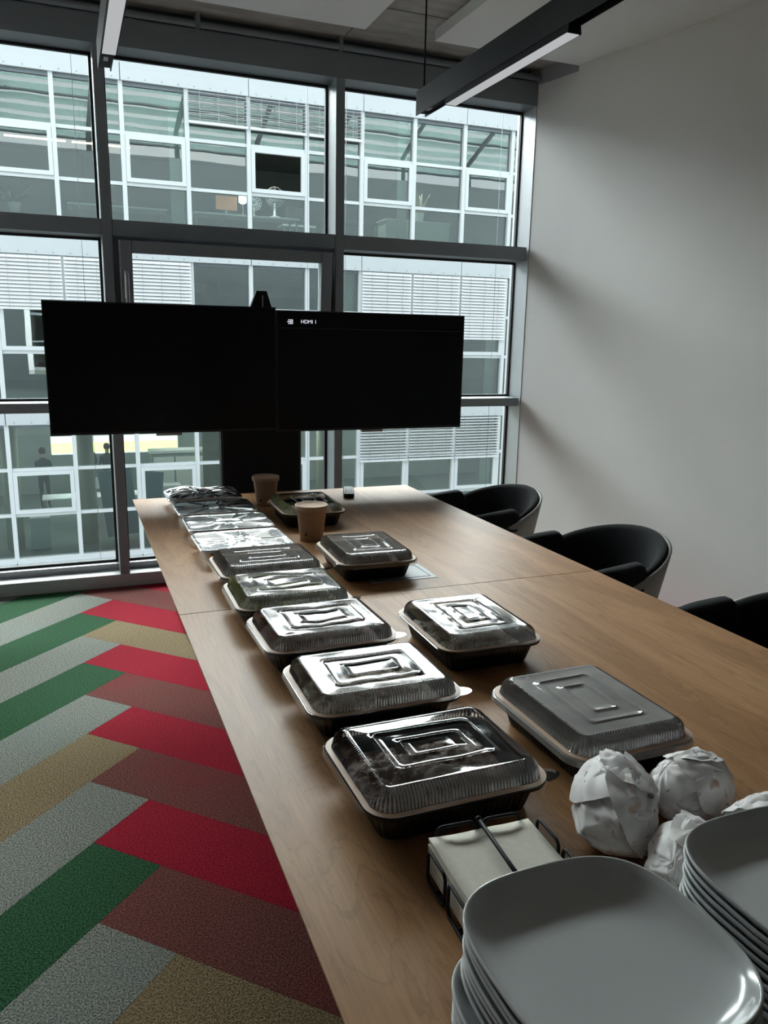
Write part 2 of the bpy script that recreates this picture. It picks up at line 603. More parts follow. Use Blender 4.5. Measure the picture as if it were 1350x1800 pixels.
# seam vertices measured on the photo: y = 4.43 is index 3 of the right column, index 4 of visR below
s2 = 1 / math.sqrt(2)
rc = random.Random(3)
for ci in range(-6, 7):
    x0 = -0.012 + ci * 4 * D
    right = ci % 2 == 0
    yoff = 4.43
    for k in range(-5, 26):
        y0 = yoff + (3 - k) * 2 * D
        if right:              # runs towards +x, -y
            a = Vector((x0, y0))
            e, l = Vector((s2, s2)), Vector((s2, -s2))
        else:                  # mirror column: runs towards +x, +y
            a = Vector((x0, y0 - D * 4 - 0.0))
            e, l = Vector((s2, -s2)), Vector((s2, s2))
        p = [a + e * G + l * G, a + e * (W - G) + l * G, a + e * (W - G) + l * (4 * W - G), a + e * G + l * (4 * W - G)]
        if not right:
            p.reverse()
        poly = clip([(q.x, q.y) for q in p], room)
        if len(poly) < 3:
            continue
        ar = abs(sum(poly[i][0] * poly[(i + 1) % len(poly)][1] - poly[(i + 1) % len(poly)][0] * poly[i][1] for i in range(len(poly)))) / 2
        if ar < 0.003:
            continue
        if ci == 0:
            mk = visR.get(k, None)
            mk = {0: 'c_red', 1: 'c_red', 2: 'c_brown', 3: 'c_red', 4: 'c_tan', 5: 'c_red', 6: 'c_brown', 7: 'c_red', 8: 'c_brown', 9: 'c_red', 10: 'c_brown', 11: 'c_tan', 12: 'c_red'}.get(k)
        elif ci == -1:
            mk = {0: 'c_grey', 1: 'c_green', 2: 'c_grey', 3: 'c_green', 4: 'c_grey', 5: 'c_green', 6: 'c_grey', 7: 'c_tan', 8: 'c_grey', 9: 'c_green', 10: 'c_grey', 11: 'c_grey'}.get(k)
        else:
            mk = None
        if mk is None:
            mk = rc.choice(['c_red', 'c_brown', 'c_tan', 'c_red'] if right else ['c_grey', 'c_green', 'c_grey', 'c_tan'])
        MB().prism(poly, -0.006, 0.0).build('carpet_plank', M[mk], floor)

# ceiling of raw concrete boards
cl = MB().prism([(XL, YB), (wallx(YB), YB), (XR, YF), (XR, YG + 0.06), (XL, YG + 0.06)], ZC + 0.02, ZC + 0.25)
ceiling = tag(cl.build('ceiling', M['gasket']), 'raw concrete ceiling with board joints', kind='structure')
croom = [(-1, 0, -XL - 0.002), (0, -1, -YB - 0.002), (0, 1, YF + 0.05), (1, FL, XR + FL * YF - 0.002)]
cy = YF + 0.05
row = 0
while cy > YB:
    y1, y0 = cy, cy - (0.55 if row == 0 else 1.25)
    xs = -4.0 + (0.0 if row % 2 else 0.62)
    while xs < 5.2:
        poly = clip([(xs + 0.004, y0 + 0.004), (xs + 1.246, y0 + 0.004), (xs + 1.246, y1 - 0.004), (xs + 0.004, y1 - 0.004)], croom)
        if len(poly) >= 3:
            dz = rc.uniform(0, 0.004)
            MB().prism(poly, ZC + dz, ZC + 0.02).build('concrete_panel', M['concrete'], ceiling)
        xs += 1.25
    cy = y0
    row += 1

# walls
wr_ = MB().prism([(XR, YF), (wallx(YB), YB), (wallx(YB) + 0.2, YB), (XR + 0.2, YG + 0.06), (XR, YG + 0.06)], 0.0, ZC + 0.02)
tag(wr_.build('wall_right', M['wall']), 'plain white plaster wall', kind='structure')
tag(MB().box(XL - 0.2, XL, YB, YG + 0.06, 0, ZC + 0.02).build('wall_left', M['wall']), 'white side wall', kind='structure')
tag(MB().box(XL - 0.2, wallx(YB) + 0.2, YB - 0.2, YB, 0, ZC + 0.02).build('wall_back', M['wall']), 'white back wall', kind='structure')
# grey steel band above the white wall beside the windows
yb = 4.5
tb = MB().prism([(XR - 0.006, YF), (wallx(yb) - 0.006, yb), (wallx(yb), yb), (XR, YF)], Z(1.60), ZC)
tag(tb.build('trim_1', M['frame_light']), 'grey steel band above the white wall', kind='structure')
tag(MB().box(XR - 0.004, XR, YF + 0.002, YG + 0.05, Z(-1.43), Z(1.475)).build('trim_4', M['frame_light']), 'pale aluminium reveal between window and white wall', kind='structure')
# floor sill box under the windows
sl = MB().bevbox(XL, XR, YF, YF + 0.12, 0.0, Z(-1.437), 0.006)
tag(sl.build('trim_2', M['sill']), 'low grey metal sill running under the windows', kind='structure')
# header over the glass with the pipe above it
hd = MB().box(XL, XR, YF, YG + 0.06, Z(1.475), Z(1.615))
hd_o = tag(hd.build('trim_3', M['frame']), 'grey metal header above the windows', kind='structure')
MB().tube([(XL, YF - 0.015, Z(1.635)), (XR, YF - 0.015, Z(1.635))], 0.017, 10).build('pipe', M['frame'], hd_o)
for x in (-0.6, 0.78, 1.6, 2.5):
    MB().box(x - 0.012, x + 0.012, YF - 0.03, YF + 0.02, Z(1.615), ZC).build('pipe_bracket', M['frame'], hd_o)
tag(MB().box(XL, XR, YF + 0.10, YG + 0.06, Z(1.615), ZC + 0.02).build('wall_top', M['frame']), 'grey infill above the window header', kind='structure')

# ------------------------------------------------------------------ window wall
mulls = [0.228, 1.580]       # left edges of the mullions
MW = 0.055
T1 = (0.515, 0.60)
T2 = (-0.46, -0.405)
ZB, ZT = -1.40, 1.475
bays = [(XL, mulls[0]), (mulls[0] + MW, mulls[1]), (mulls[1] + MW, XR)]
for i, (x0, x1) in enumerate(bays):
    w = tag(empty('window_%d' % (i + 1), ((x0 + x1) / 2, YG, 0)), 'floor to ceiling window bay in grey frame', kind='structure')
    ox, oy = (x0 + x1) / 2, YG

    def wp(mb, name, mat, par=None):
        o = mb.build(name, mat, par or w)
        if par is None:
            o.location = (-ox, -oy, 0)
        return o
    if i < 2:
        wp(MB().bevbox(x1, x1 + MW, YF, YG + 0.05, Z(-1.437), Z(1.475), 0.004), 'mullion', M['frame'])
    wp(MB().box(x0, x1, YF + 0.12, YG + 0.05, 0.0, Z(ZB)), 'bottom_rail', M['frame_light'])
    xe = x1 - (0.02 if i == 2 else 0)
    wp(MB().bevbox(x0, xe, YF + (0.0 if i != 1 else 0.005), YG + 0.04, Z(T1[0]), Z(T1[1]), 0.004), 'transom', M['frame'])
    wp(MB().bevbox(x0, xe, YF, YG + 0.04, Z(T2[0]), Z(T2[1]), 0.004), 'transom', M['frame'])
    for za, zb in ((ZB, T2[0]), (T2[1], T1[0]), (T1[1], ZT)):
        mid = za == T2[1]
        if not (i == 1 and mid):
            g = 0.014
            gk = MB()
            gk.box(x0, x0 + g, YG - 0.012, YG + 0.012, Z(za), Z(zb)).box(x1 - g, x1, YG - 0.012, YG + 0.012, Z(za), Z(zb))
            gk.box(x0 + g, x1 - g, YG - 0.012, YG + 0.012, Z(za), Z(za) + g).box(x0 + g, x1 - g, YG - 0.012, YG + 0.012, Z(zb) - g, Z(zb))
            wp(gk, 'gasket', M['gasket'])
            wp(MB().box(x0 + g, x1 - g, YG - 0.004, YG + 0.004, Z(za) + g, Z(zb) - g), 'pane', M['glass'])
        else:
            # bottom hung sash, tilted in at the top
            f = 0.045
            fr = MB()
            fr.box(x0, x0 + f, YF + 0.05, YG + 0.04, Z(za), Z(zb)).box(x1 - f, x1, YF + 0.05, YG + 0.04, Z(za), Z(zb))
            fr.box(x0 + f, x1 - f, YF + 0.05, YG + 0.04, Z(zb) - f, Z(zb)).box(x0 + f, x1 - f, YF + 0.05, YG + 0.04, Z(za), Z(za) + f)
            wp(fr, 'window_frame', M['frame'])
            H = zb - za - 0.05
            tilt = Matrix.Translation((0, YF + 0.05, Z(za) + 0.03)) @ Matrix.Rotation(R(4.6), 4, 'X')
            q = 0.068
            sx0, sx1 = x0 + 0.03, x1 - 0.03
            sm_ = MB()
            sm_.bevbox(sx0, sx0 + q, -0.02, 0.05, 0, H, 0.005, tilt).bevbox(sx1 - q, sx1, -0.02, 0.05, 0, H, 0.005, tilt)
            sm_.bevbox(sx0 + q, sx1 - q, -0.02, 0.05, 0, q, 0.005, tilt).bevbox(sx0 + q, sx1 - q, -0.02, 0.05, H - q, H, 0.005, tilt)
            sash = wp(sm_, 'sash', M['frame'])
            MB().box(sx0 + q, sx1 - q, 0.010, 0.018, q, H - q, tilt).build('pane', M['glass'], sash)
            hb = MB()
            hb.bevbox(sx0 + 0.02, sx0 + 0.045, -0.032, -0.02, H - 0.31, H - 0.16, 0.004, tilt)
            hb.bevbox(sx0 + 0.024, sx0 + 0.041, -0.065, -0.032, H - 0.20, H - 0.175, 0.004, tilt)
            hb.bevbox(sx0 + 0.022, sx0 + 0.043, -0.075, -0.058, H - 0.34, H - 0.175, 0.004, tilt)
            hb.build('handle', M['steel'], sash)
    for xc in ((x0 + 0.10, x1 - 0.10) if i in (0, 2) else (x1 - 0.10,)):
        wp(MB().tube([(xc, YG + 0.09, Z(-1.45)), (xc, YG + 0.09, Z(1.6))], 0.0016, 6), 'guide_wire', M['frame'])

# ------------------------------------------------------------------ acoustic ceiling panels
pb = Z(1.63)
tag(MB().box(-0.80, 1.632, 1.6, 4.50, pb, ZC).build('acoustic_panel', M['panel']),
    'pale grey acoustic panel on the concrete ceiling, left of the long black lamp', 'ceiling panel', 'acoustic ceiling panels')
pp = [(2.05, 1.6), (wallx(1.6) - 0.003, 1.6), (wallx(4.5) - 0.003, 4.5), (2.05, 4.5)]
tag(MB().prism(pp, pb, ZC).build('acoustic_panel', M['panel']),
    'pale grey acoustic panel on the ceiling reaching over to the white wall', 'ceiling panel', 'acoustic ceiling panels')


# ------------------------------------------------------------------ linear pendant lamps
def pendant(x, y1, zb, label, sticker_y, mod):
    root = tag(empty('pendant_lamp', (x, y1, zb)), label, 'lamp', 'black linear pendant lamps')
    L = 3.6
    hw, h, t = 0.024, 0.10, 0.004
    b = MB()
    b.box(-hw, -hw + t, -L, 0, 0, h).box(hw - t, hw, -L, 0, 0, h).box(-hw + t, hw - t, -L, 0, h - t, h)
    b.box(-hw + t, hw - t, -t, 0, 0.012, h - t).box(-hw + t, hw - t, -L, -L + t, 0, h - t)
    b.build('channel', M['black_metal'], root)
    MB().box(-hw + t, hw - t, -mod[0], -t, 0.010, 0.016).build('end_cover', M['black_metal'], root)
    k = mod[0]
    while k < L - 0.3:
        e = min(k + mod[1], L - 0.05)
        c = MB()
        c.loft([[(-0.026, -e, -0.026), (0.026, -e, -0.026), (0.026, -k, -0.026), (-0.026, -k, -0.026)],
                [(-0.019, -e, 0.02), (0.019, -e, 0.02), (0.019, -k, 0.02), (-0.019, -k, 0.02)]], False, True, False)
        lp = c.build('lamp_module', M['black_metal'], root)
        MB().box(-0.0225, 0.0225, -e + 0.008, -k - 0.008, -0.0265, -0.024).build('diffuser', M['diffuser'], lp)
        k = e + mod[2]
    MB().box(-0.008, 0.008, -sticker_y - 0.045, -sticker_y, 0.008, 0.010).build('sticker', M['sticker'], root)
    for yy in (0.03, L - 0.2):
        MB().tube([(0, -yy, h), (0, -yy, pb - zb)], 0.004, 8).build('cable', M['black_metal'], root)
    return root


pendant(1.545, 3.52, Z(0.962), 'long black linear pendant lamp hanging over the right side of the table', 0.07, (0.30, 0.88, 0.9))
pendant(0.205, 3.46, Z(0.962), 'black linear pendant lamp at the top left before the window mullion', 0.09, (0.28, 3.2, 0.2))

# ------------------------------------------------------------------ tables
TZ = 0.74
TX0, TX1 = 0.252, 1.653


def table(y0, y1, label):
    root = tag(empty('conference_table', ((TX0 + TX1) / 2, (y0 + y1) / 2, 0)), label, 'table', 'wooden conference tables pushed together')
    hx, hy = (TX1 - TX0) / 2, (y1 - y0) / 2
    MB().bevbox(-hx, hx, -hy, hy, TZ - 0.004, TZ, 0.0015).build('tabletop', M['wood'], root)
    ed = [[(sx * (hx - d), sy * (hy - d * 0.2), z) for sx, sy in ((-1, -1), (1, -1), (1, 1), (-1, 1))] for d, z in ((0.0005, TZ - 0.004), (0.002, TZ - 0.008), (0.035, TZ - 0.028))]
    MB().loft(ed, True, True, False).build('edge_band', M['wood_edge'], root)
    for sx in (-1, 1):
        for sy in (-1, 1):
            lx, ly = sx * (hx - 0.55), sy * (hy - 0.40)
            MB().bevbox(lx - 0.03, lx + 0.03, ly - 0.03, ly + 0.03, 0.0, TZ - 0.068, 0.006).build('leg', M['black_metal'], root)
    ap = MB()
    for sy in (-1, 1):
        ap.box(-hx + 0.13, hx - 0.13, sy * (hy - 0.40) - 0.02, sy * (hy - 0.40) + 0.02, TZ - 0.068, TZ - 0.028)
    for sx in (-1, 1):
        ap.box(sx * (hx - 0.55) - 0.02, sx * (hx - 0.55) + 0.02, -hy + 0.16, hy - 0.16, TZ - 0.068, TZ - 0.028)
    ap.build('under_frame', M['black_metal'], root)
    return root


YS = 2.165
ta = table(0.30, YS - 0.0015, 'near oak veneer conference table carrying the plates and napkins')
tf = table(YS + 0.0015, 3.831, 'far oak veneer conference table in front of the screens')
# cable flap let into the far table
fo = MB()
fx, fy = 0.985 - (TX0 + TX1) / 2, 2.345 - (YS + 3.831) / 2
fo.bevbox(fx - 0.115, fx + 0.115, fy - 0.085, fy - 0.068, TZ - 0.01, TZ + 0.0015, 0.001).bevbox(fx - 0.115, fx + 0.115, fy + 0.068, fy + 0.085, TZ - 0.01, TZ + 0.0015, 0.001)
fo.bevbox(fx - 0.115, fx - 0.098, fy - 0.068, fy + 0.068, TZ - 0.01, TZ + 0.0015, 0.001).bevbox(fx + 0.098, fx + 0.115, fy - 0.068, fy + 0.068, TZ - 0.01, TZ + 0.0015, 0.001)
fp = fo.build('cable_flap_frame', M['flap'], tf)
fp['label'] = 'grey metal frame of a cable flap'
MB().box(fx - 0.098, fx + 0.098, fy - 0.068, fy + 0.068, TZ - 0.004, TZ + 0.0003).build('flap_gap', M['gasket'], fp)
MB().bevbox(fx - 0.096, fx + 0.096, fy - 0.060, fy + 0.066, TZ - 0.004, TZ + 0.001, 0.001).build('cable_flap', M['flap'], fp)

# ------------------------------------------------------------------ screens on their stand
tvy = 4.02


def screen(x0, x1, z0, z1, label, bar):
    cx = (x0 + x1) / 2
    root = tag(empty('flat_screen', (cx, tvy, z0)), label, 'television', 'wide black screens side by side')
    h, hw = z1 - z0, (x1 - x0) / 2
    b = MB()
    b.bevbox(-hw, hw, 0.006, 0.04, 0, h, 0.004).bevbox(-hw * 0.7, hw * 0.7, 0.04, 0.07, h * 0.2, h * 0.8, 0.01)
    b.build('casing', M['bezel'], root)
    bz = MB()
    e = 0.006
    bz.box(-hw, hw, 0, 0.006, 0, e * 2).box(-hw, hw, 0, 0.006, h - e, h).box(-hw, -hw + e, 0, 0.006, 2 * e, h - e).box(hw - e, hw, 0, 0.006, 2 * e, h - e)
    bz.build('bezel', M['bezel'], root)
    p = MB().box(-hw + e, hw - e, 0.002, 0.006, 2 * e, h - e).build('display', M['screen'], root)
    MB().bevbox(bar - cx - 0.062, bar - cx + 0.062, 0.004, 0.03, -0.014, 0.0, 0.003).build('logo_bar', M['flap'], root)
    return root, p, cx


scl = screen(-0.088, 0.998, Z(-0.488), Z(0.130), 'left screen of the pair, fully dark', 0.455)
scr = screen(1.002, 2.062, Z(-0.497), Z(0.118), 'right screen of the pair, showing a small input caption', 1.53)
# on-screen caption
root, disp, cx = scr
fc = bpy.data.curves.new('caption', 'FONT')
fc.body = 'HDMI 1'
fc.size = 0.026
fc.extrude = 0.0002
tmp = bpy.data.objects.new('caption_tmp', fc)
COL.objects.link(tmp)
bpy.context.view_layer.update()
me = bpy.data.meshes.new_from_object(tmp.evaluated_get(bpy.context.evaluated_depsgraph_get()))
bpy.data.objects.remove(tmp)
me.transform(Matrix.Translation((1.128 - cx, 0.0012, Z(0.055) - Z(-0.497))) @ Matrix.Rotation(R(90), 4, 'X'))
me.materials.clear()
link('screen_caption', me, M['osd'], disp)
zi = 0.062 + 0.497
ic = MB()
xi = 1.073 - cx
for a in ((xi - 0.010, xi + 0.014, zi + 0.008, zi + 0.011), (xi - 0.010, xi + 0.014, zi - 0.011, zi - 0.008), (xi + 0.011, xi + 0.014, zi - 0.008, zi + 0.008),
          (xi - 0.010, xi - 0.007, zi + 0.004, zi + 0.008), (xi - 0.010, xi - 0.007, zi - 0.008, zi - 0.004), (xi - 0.016, xi + 0.002, zi - 0.0015, zi + 0.0015), (xi, xi + 0.007, zi - 0.005, zi + 0.005)):
    ic.box(a[0], a[1], 0.0006, 0.0012, a[2], a[3])
ic.build('input_icon', M['osd'], disp)
MB().box(1.012 - cx, 2.05 - cx, 0.0008, 0.0014, 0.030 + 0.497, 0.0315 + 0.497).build('caption_line', M['osd_line'], disp)

st = tag(empty('screen_stand', (0.94, 4.14, 0)), 'black floor stand column carrying the two screens', 'stand')
MB().bevbox(-0.215, 0.215, -0.03, 0.05, 0.03, Z(-0.30), 0.01).build('column', M['black_metal'], st)
MB().bevbox(-0.14, 0.14, -0.03, 0.04, Z(-0.30), Z(0.05), 0.01).build('mast', M['black_metal'], st)
MB().bevbox(-0.45, 0.45, -0.28, 0.20, 0.0, 0.03, 0.01).build('base_plate', M['black_metal'], st)
MB().bevbox(-0.80, 0.88, -0.045, -0.015, Z(-0.22), Z(-0.12), 0.005).build('cross_bar', M['black_metal'], st)
hk = MB()
hk.loft([[(0.0 - 0.052, -0.03, Z(0.05)), (0.062, -0.03, Z(0.05)), (0.062, 0.0, Z(0.05)), (-0.052, 0.0, Z(0.05))],
         [(-0.050, -0.03, Z(0.13)), (0.060, -0.03, Z(0.13)), (0.060, 0.0, Z(0.13)), (-0.050, 0.0, Z(0.13))],
         [(-0.018, -0.03, Z(0.212)), (0.034, -0.03, Z(0.212)), (0.034, 0.0, Z(0.212)), (-0.018, 0.0, Z(0.212))]], True, True, False)
ho = hk.build('hook_plate', M['black_metal'], st)
MB().box(0.010, 0.015, -0.032, -0.030, Z(0.06), Z(0.19)).build('slot', M['steel'], ho)


# ------------------------------------------------------------------ food boxes
NC, NX, NY = 14, 80, 62
A, B, RR = 0.163, 0.136, 0.046
RH = 0.060                     # height of the tray rim


def ringof(a, b, r, z, off=None, amp=0.0, zf=None):
    pts = rrect(a, b, r, NC, NX, NY)
    out = []
    for i, (x, y, nx, ny) in enumerate(pts):
        d = amp * (1 if i % 2 else -1) if amp else 0.0
        X, Y = x + nx * d, y + ny * d
        out.append((X, Y, z + ((0.0014 if i % 2 else -0.0014) if zf == 'flute' else zf(X, Y) if zf else 0.0)))
    return out


def inset(d, z, amp=0.0, zf=None):
    return ringof(A - d, B - d, max(RR - d, 0.004), z, None, amp, zf)


def lid_mesh(seed, wave):
    def zf(x, y):
        p = Vector((x * 9 + seed * 13.1, y * 9, seed * 3.7))
        q = Vector((x * 22 + seed * 5.1, y * 16, seed))
        e = max(0.0, 1 - max(abs(x) / (A - 0.038), abs(y) / (B - 0.038)) ** 4)
        return (noise.noise(p) * 0.006 + noise.noise(q) * 0.0022) * wave * e
    rings, sm = [], []

    def add(r, s):
        rings.append(r)
        sm.append(s)
    add(inset(-0.005, RH - 0.010), False)
    add(inset(-0.004, RH + 0.001), False)
    add(inset(-0.002, RH + 0.003), False)
    add(inset(0.010, RH + 0.003), False)
    add(inset(0.0115, RH + 0.005, 0.0006), False)
    add(inset(0.0140, RH + 0.014, 0.0009), False)
    add(inset(0.0165, RH + 0.021, 0.0014, 'flute'), False)
    add(inset(0.0215, RH + 0.027, 0.0010, 'flute'), False)
    add(inset(0.0290, RH + 0.0315, 0.0004, 'flute'), False)
    add(inset(0.0350, RH + 0.0340), True)
    add(inset(0.0375, RH + 0.0335), True)
    top = RH + 0.0335
    add(inset(0.042, top, 0, zf), True)
    for d in (0.048, 0.056, 0.0635):
        add(ringof(A - d, B - d, 0.012, top, None, 0, zf), True)
    e1 = (0.092, 0.060)
    for dx, dz in ((0.0026, 0.0), (0.0009, 0.0020), (-0.0009, 0.0020), (-0.0026, 0.0)):
        add(ringof(e1[0] + dx, e1[1] + dx, 0.012, top + dz, None, 0, zf), True)
    for f in (0.35, 0.7):
        add(ringof(0.088 + (0.058 - 0.088) * f, 0.056 + (0.030 - 0.056) * f, 0.010, top, None, 0, zf), True)
    e2 = (0.054, 0.026)
    for dx, dz in ((0.0026, 0.0), (0.0009, 0.0020), (-0.0009, 0.0020), (-0.0026, 0.0)):
        add(ringof(e2[0] + dx, e2[1] + dx, 0.006, top + dz, None, 0, zf), True)
    for f in (0.7, 0.4, 0.12):
        add(ringof(0.050 * f, 0.022 * f, 0.002, top, None, 0, zf), True)
    mb = MB()
    mb.loft(rings, False, True, sm)
    return mb


def tray_mesh():
    def rib(d, z, amp):
        pts = rrect(A - d, B - d, max(RR - d * 0.6, 0.01), NC, NX, NY)
        return [(x - nx * amp * (1 if (i // 2) % 2 else 0), y - ny * amp * (1 if (i // 2) % 2 else 0), z) for i, (x, y, nx, ny) in enumerate(pts)]
    rings = [rib(0.034, 0.0, 0), rib(0.030, 0.004, 0), rib(0.028, 0.009, 0.0016), rib(0.017, 0.046, 0.0016), rib(0.016, 0.049, 0), rib(0.012, RH - 0.006, 0), rib(0.001, RH - 0.005, 0),
             rib(0.000, RH, 0), rib(0.013, RH, 0), rib(0.017, RH - 0.008, 0), rib(0.033, 0.006, 0)]
    return MB().loft(rings, True, True, False)


def rim_mesh():
    rings = [inset(0.0005, RH + 0.0032), inset(0.0005, RH + 0.0042), inset(0.0105, RH + 0.0042), inset(0.0105, RH + 0.0032)]
    mb = MB()
    mb.loft(rings + [rings[0]], False, False, False)
    return mb


tray_me = rim_me = None


def food_box(x, y, rz, label, lidmat, seed, wave, filling, fmat, flabel, fz=0.043, famp=0.013):
    global tray_me, rim_me
    root = tag(empty('food_box', (x, y, TZ), rz), label, 'food box', 'black takeaway boxes with clear lids')
    if tray_me is None:
        tray_me = tray_mesh().build('tray', M['tray'], root).data
        rim_me = rim_mesh().build('rim', M['rim'], root).data
    else:
        link('tray', tray_me, M['tray'], root)
        link('rim', rim_me, M['rim'], root)
    ld = lid_mesh(seed, wave * 0.9).build('lid', lidmat, root, fix=True)
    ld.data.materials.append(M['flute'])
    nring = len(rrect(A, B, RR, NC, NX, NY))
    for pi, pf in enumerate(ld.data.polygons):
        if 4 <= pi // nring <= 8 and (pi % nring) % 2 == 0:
            pf.material_index = 1  # every other flute face carries the painted light strokes
    # finger tab at one corner of the lid
    tb = MB()
    c = Vector((A - 0.012, -B + 0.030, RH + 0.002))
    up_ = [(c.x + 0.034 * math.cos(t), c.y + 0.020 * math.sin(t), c.z) for t in [R(-90 + 180 * k / 12) for k in range(13)]]
    tb.loft([[(p[0], p[1], p[2] - 0.0008) for p in up_], up_], True, True, False)
    tb.build('tab', M['lid'], ld)
    # contents
    fm = MB()
    n = 40
    rows = []
    for j in range(n):
        for i in range(n):
            u, v = -1 + 2 * i / (n - 1), -1 + 2 * j / (n - 1)
            X, Y = u * (A - 0.024), v * (B - 0.024)
            if abs(u) > 0.75 and abs(v) > 0.75:
                k = 1 - 0.07 * (abs(u) - 0.75) * (abs(v) - 0.75) / 0.0625
                X *= k
                Y *= k
            p = Vector((X * 60 + seed * 7, Y * 60, seed))
            e = max(0.0, 1 - max(abs(u), abs(v)) ** 8)
            h = fz + famp * (0.5 * noise.noise(p) + 0.5 * noise.noise(p * 0.45)) * 1.5
            h = 0.020 + (min(h, RH + 0.024) - 0.020) * (0.35 + 0.65 * e)
            fm.v.append(Vector((X, Y, h)))
    for j in range(n - 1):
        for i in range(n - 1):
            a = j * n + i
            fm.face((a, a + 1, a + n + 1, a + n), True)
    # closed underside
    b = len(fm.v)
    border = [i for i in range(n)] + [j * n + n - 1 for j in range(1, n)] + [(n - 1) * n + i for i in range(n - 2, -1, -1)] + [j * n for j in range(n - 2, 0, -1)]
    for k in border:
        p = fm.v[k]
        fm.v.append(Vector((p.x * 0.93, p.y * 0.93, 0.008)))
    L = len(border)
    for k in range(L):
        fm.face((border[k], border[(k + 1) % L], b + (k + 1) % L, b + k))
    fm.face([b + k for k in range(L)])
    o = fm.build(filling, fmat)
    o.location = (x, y, TZ)
    o.rotation_euler = (0, 0, rz)
    tag(o, flabel, 'food', 'food inside the takeaway boxes', 'stuff')
    return root


F_meat = food_mat('braised_meat', [(0.03, 0.045, 0.012), (0.10, 0.045, 0.028), (0.20, 0.10, 0.065), (0.035, 0.022, 0.012)])
F_green = food_mat('green_leaves', [(0.03, 0.07, 0.012), (0.16, 0.20, 0.035), (0.32, 0.30, 0.10), (0.05, 0.06, 0.02)])
F_red = food_mat('tomato_salad', [(0.035, 0.05, 0.02), (0.24, 0.05, 0.03), (0.14, 0.10, 0.05), (0.06, 0.03, 0.02)])
F_pale = food_mat('pale_noodles', [(0.20, 0.15, 0.09), (0.40, 0.33, 0.20), (0.16, 0.07, 0.03), (0.36, 0.30, 0.2)])
F_dark = food_mat('dark_stew', [(0.03, 0.024, 0.018), (0.09, 0.07, 0.05), (0.14, 0.12, 0.09), (0.04, 0.03, 0.02)])

LX = 0.548
H90 = R(90)
food_box(LX - 0.002, 1.118, R(0.5), 'black takeaway box of dark shredded meat under a clear lid, nearest to the napkins', M['lid'], 1, 0.55, 'meat_filling', F_meat, 'dark shredded meat with herbs in the box nearest the napkins')
food_box(LX + 0.010, 1.455, R(-0.5), 'takeaway box with bright mirror-like lid, second from the napkins in the left row', M['lid_shiny'], 2, 1.0, 'noodle_filling', F_pale, 'pale food in the second box of the left row')
food_box(LX + 0.002, 1.785, R(0.8), 'takeaway box of red tomato salad, third from the napkins in the left row', M['lid_shiny'], 3, 1.5, 'tomato_filling', F_red, 'red and green salad in the third box of the left row', 0.056)
food_box(LX - 0.006, 2.088, R(-1.0), 'takeaway box of green salad leaves under a wavy clear lid', M['lid_shiny'], 4, 1.5, 'salad_filling', F_green, 'green salad leaves in the fourth box of the left row', 0.060)
food_box(LX + 0.004, 2.385, R(0.5), 'takeaway box with dull brownish misted lid beside the foil trays', M['lid_brown'], 5, 0.7, 'stew_filling', F_dark, 'dark food in the misted box beside the foil trays')
RX = 0.905
food_box(RX + 0.005, 1.180, H90 + R(0.5), 'takeaway box with steamed grey lid behind the wrapped sandwiches', M['lid_fog'], 6, 0.4, 'rice_filling', F_dark, 'dim food under the steamed grey lid')
food_box(RX + 0.004, 1.690, H90 + R(-1.0), 'takeaway box with glaring wavy lid in the right row, before the table seam', M['lid_shiny'], 7, 1.3, 'casserole_filling', F_pale, 'pale food in the right row box before the seam')
food_box(RX + 0.000, 2.432, H90 + R(-2), 'takeaway box standing on the grey cable flap', M['lid_brown'], 8, 0.6, 'braise_filling', F_dark, 'dark food in the box on the cable flap')
food_box(RX + 0.010, 3.190, H90 + R(-1), 'takeaway box of green and purple salad behind the front paper cup', M['lid'], 9, 0.6, 'mixed_filling', F_green, 'green salad in the farthest takeaway box', 0.056)


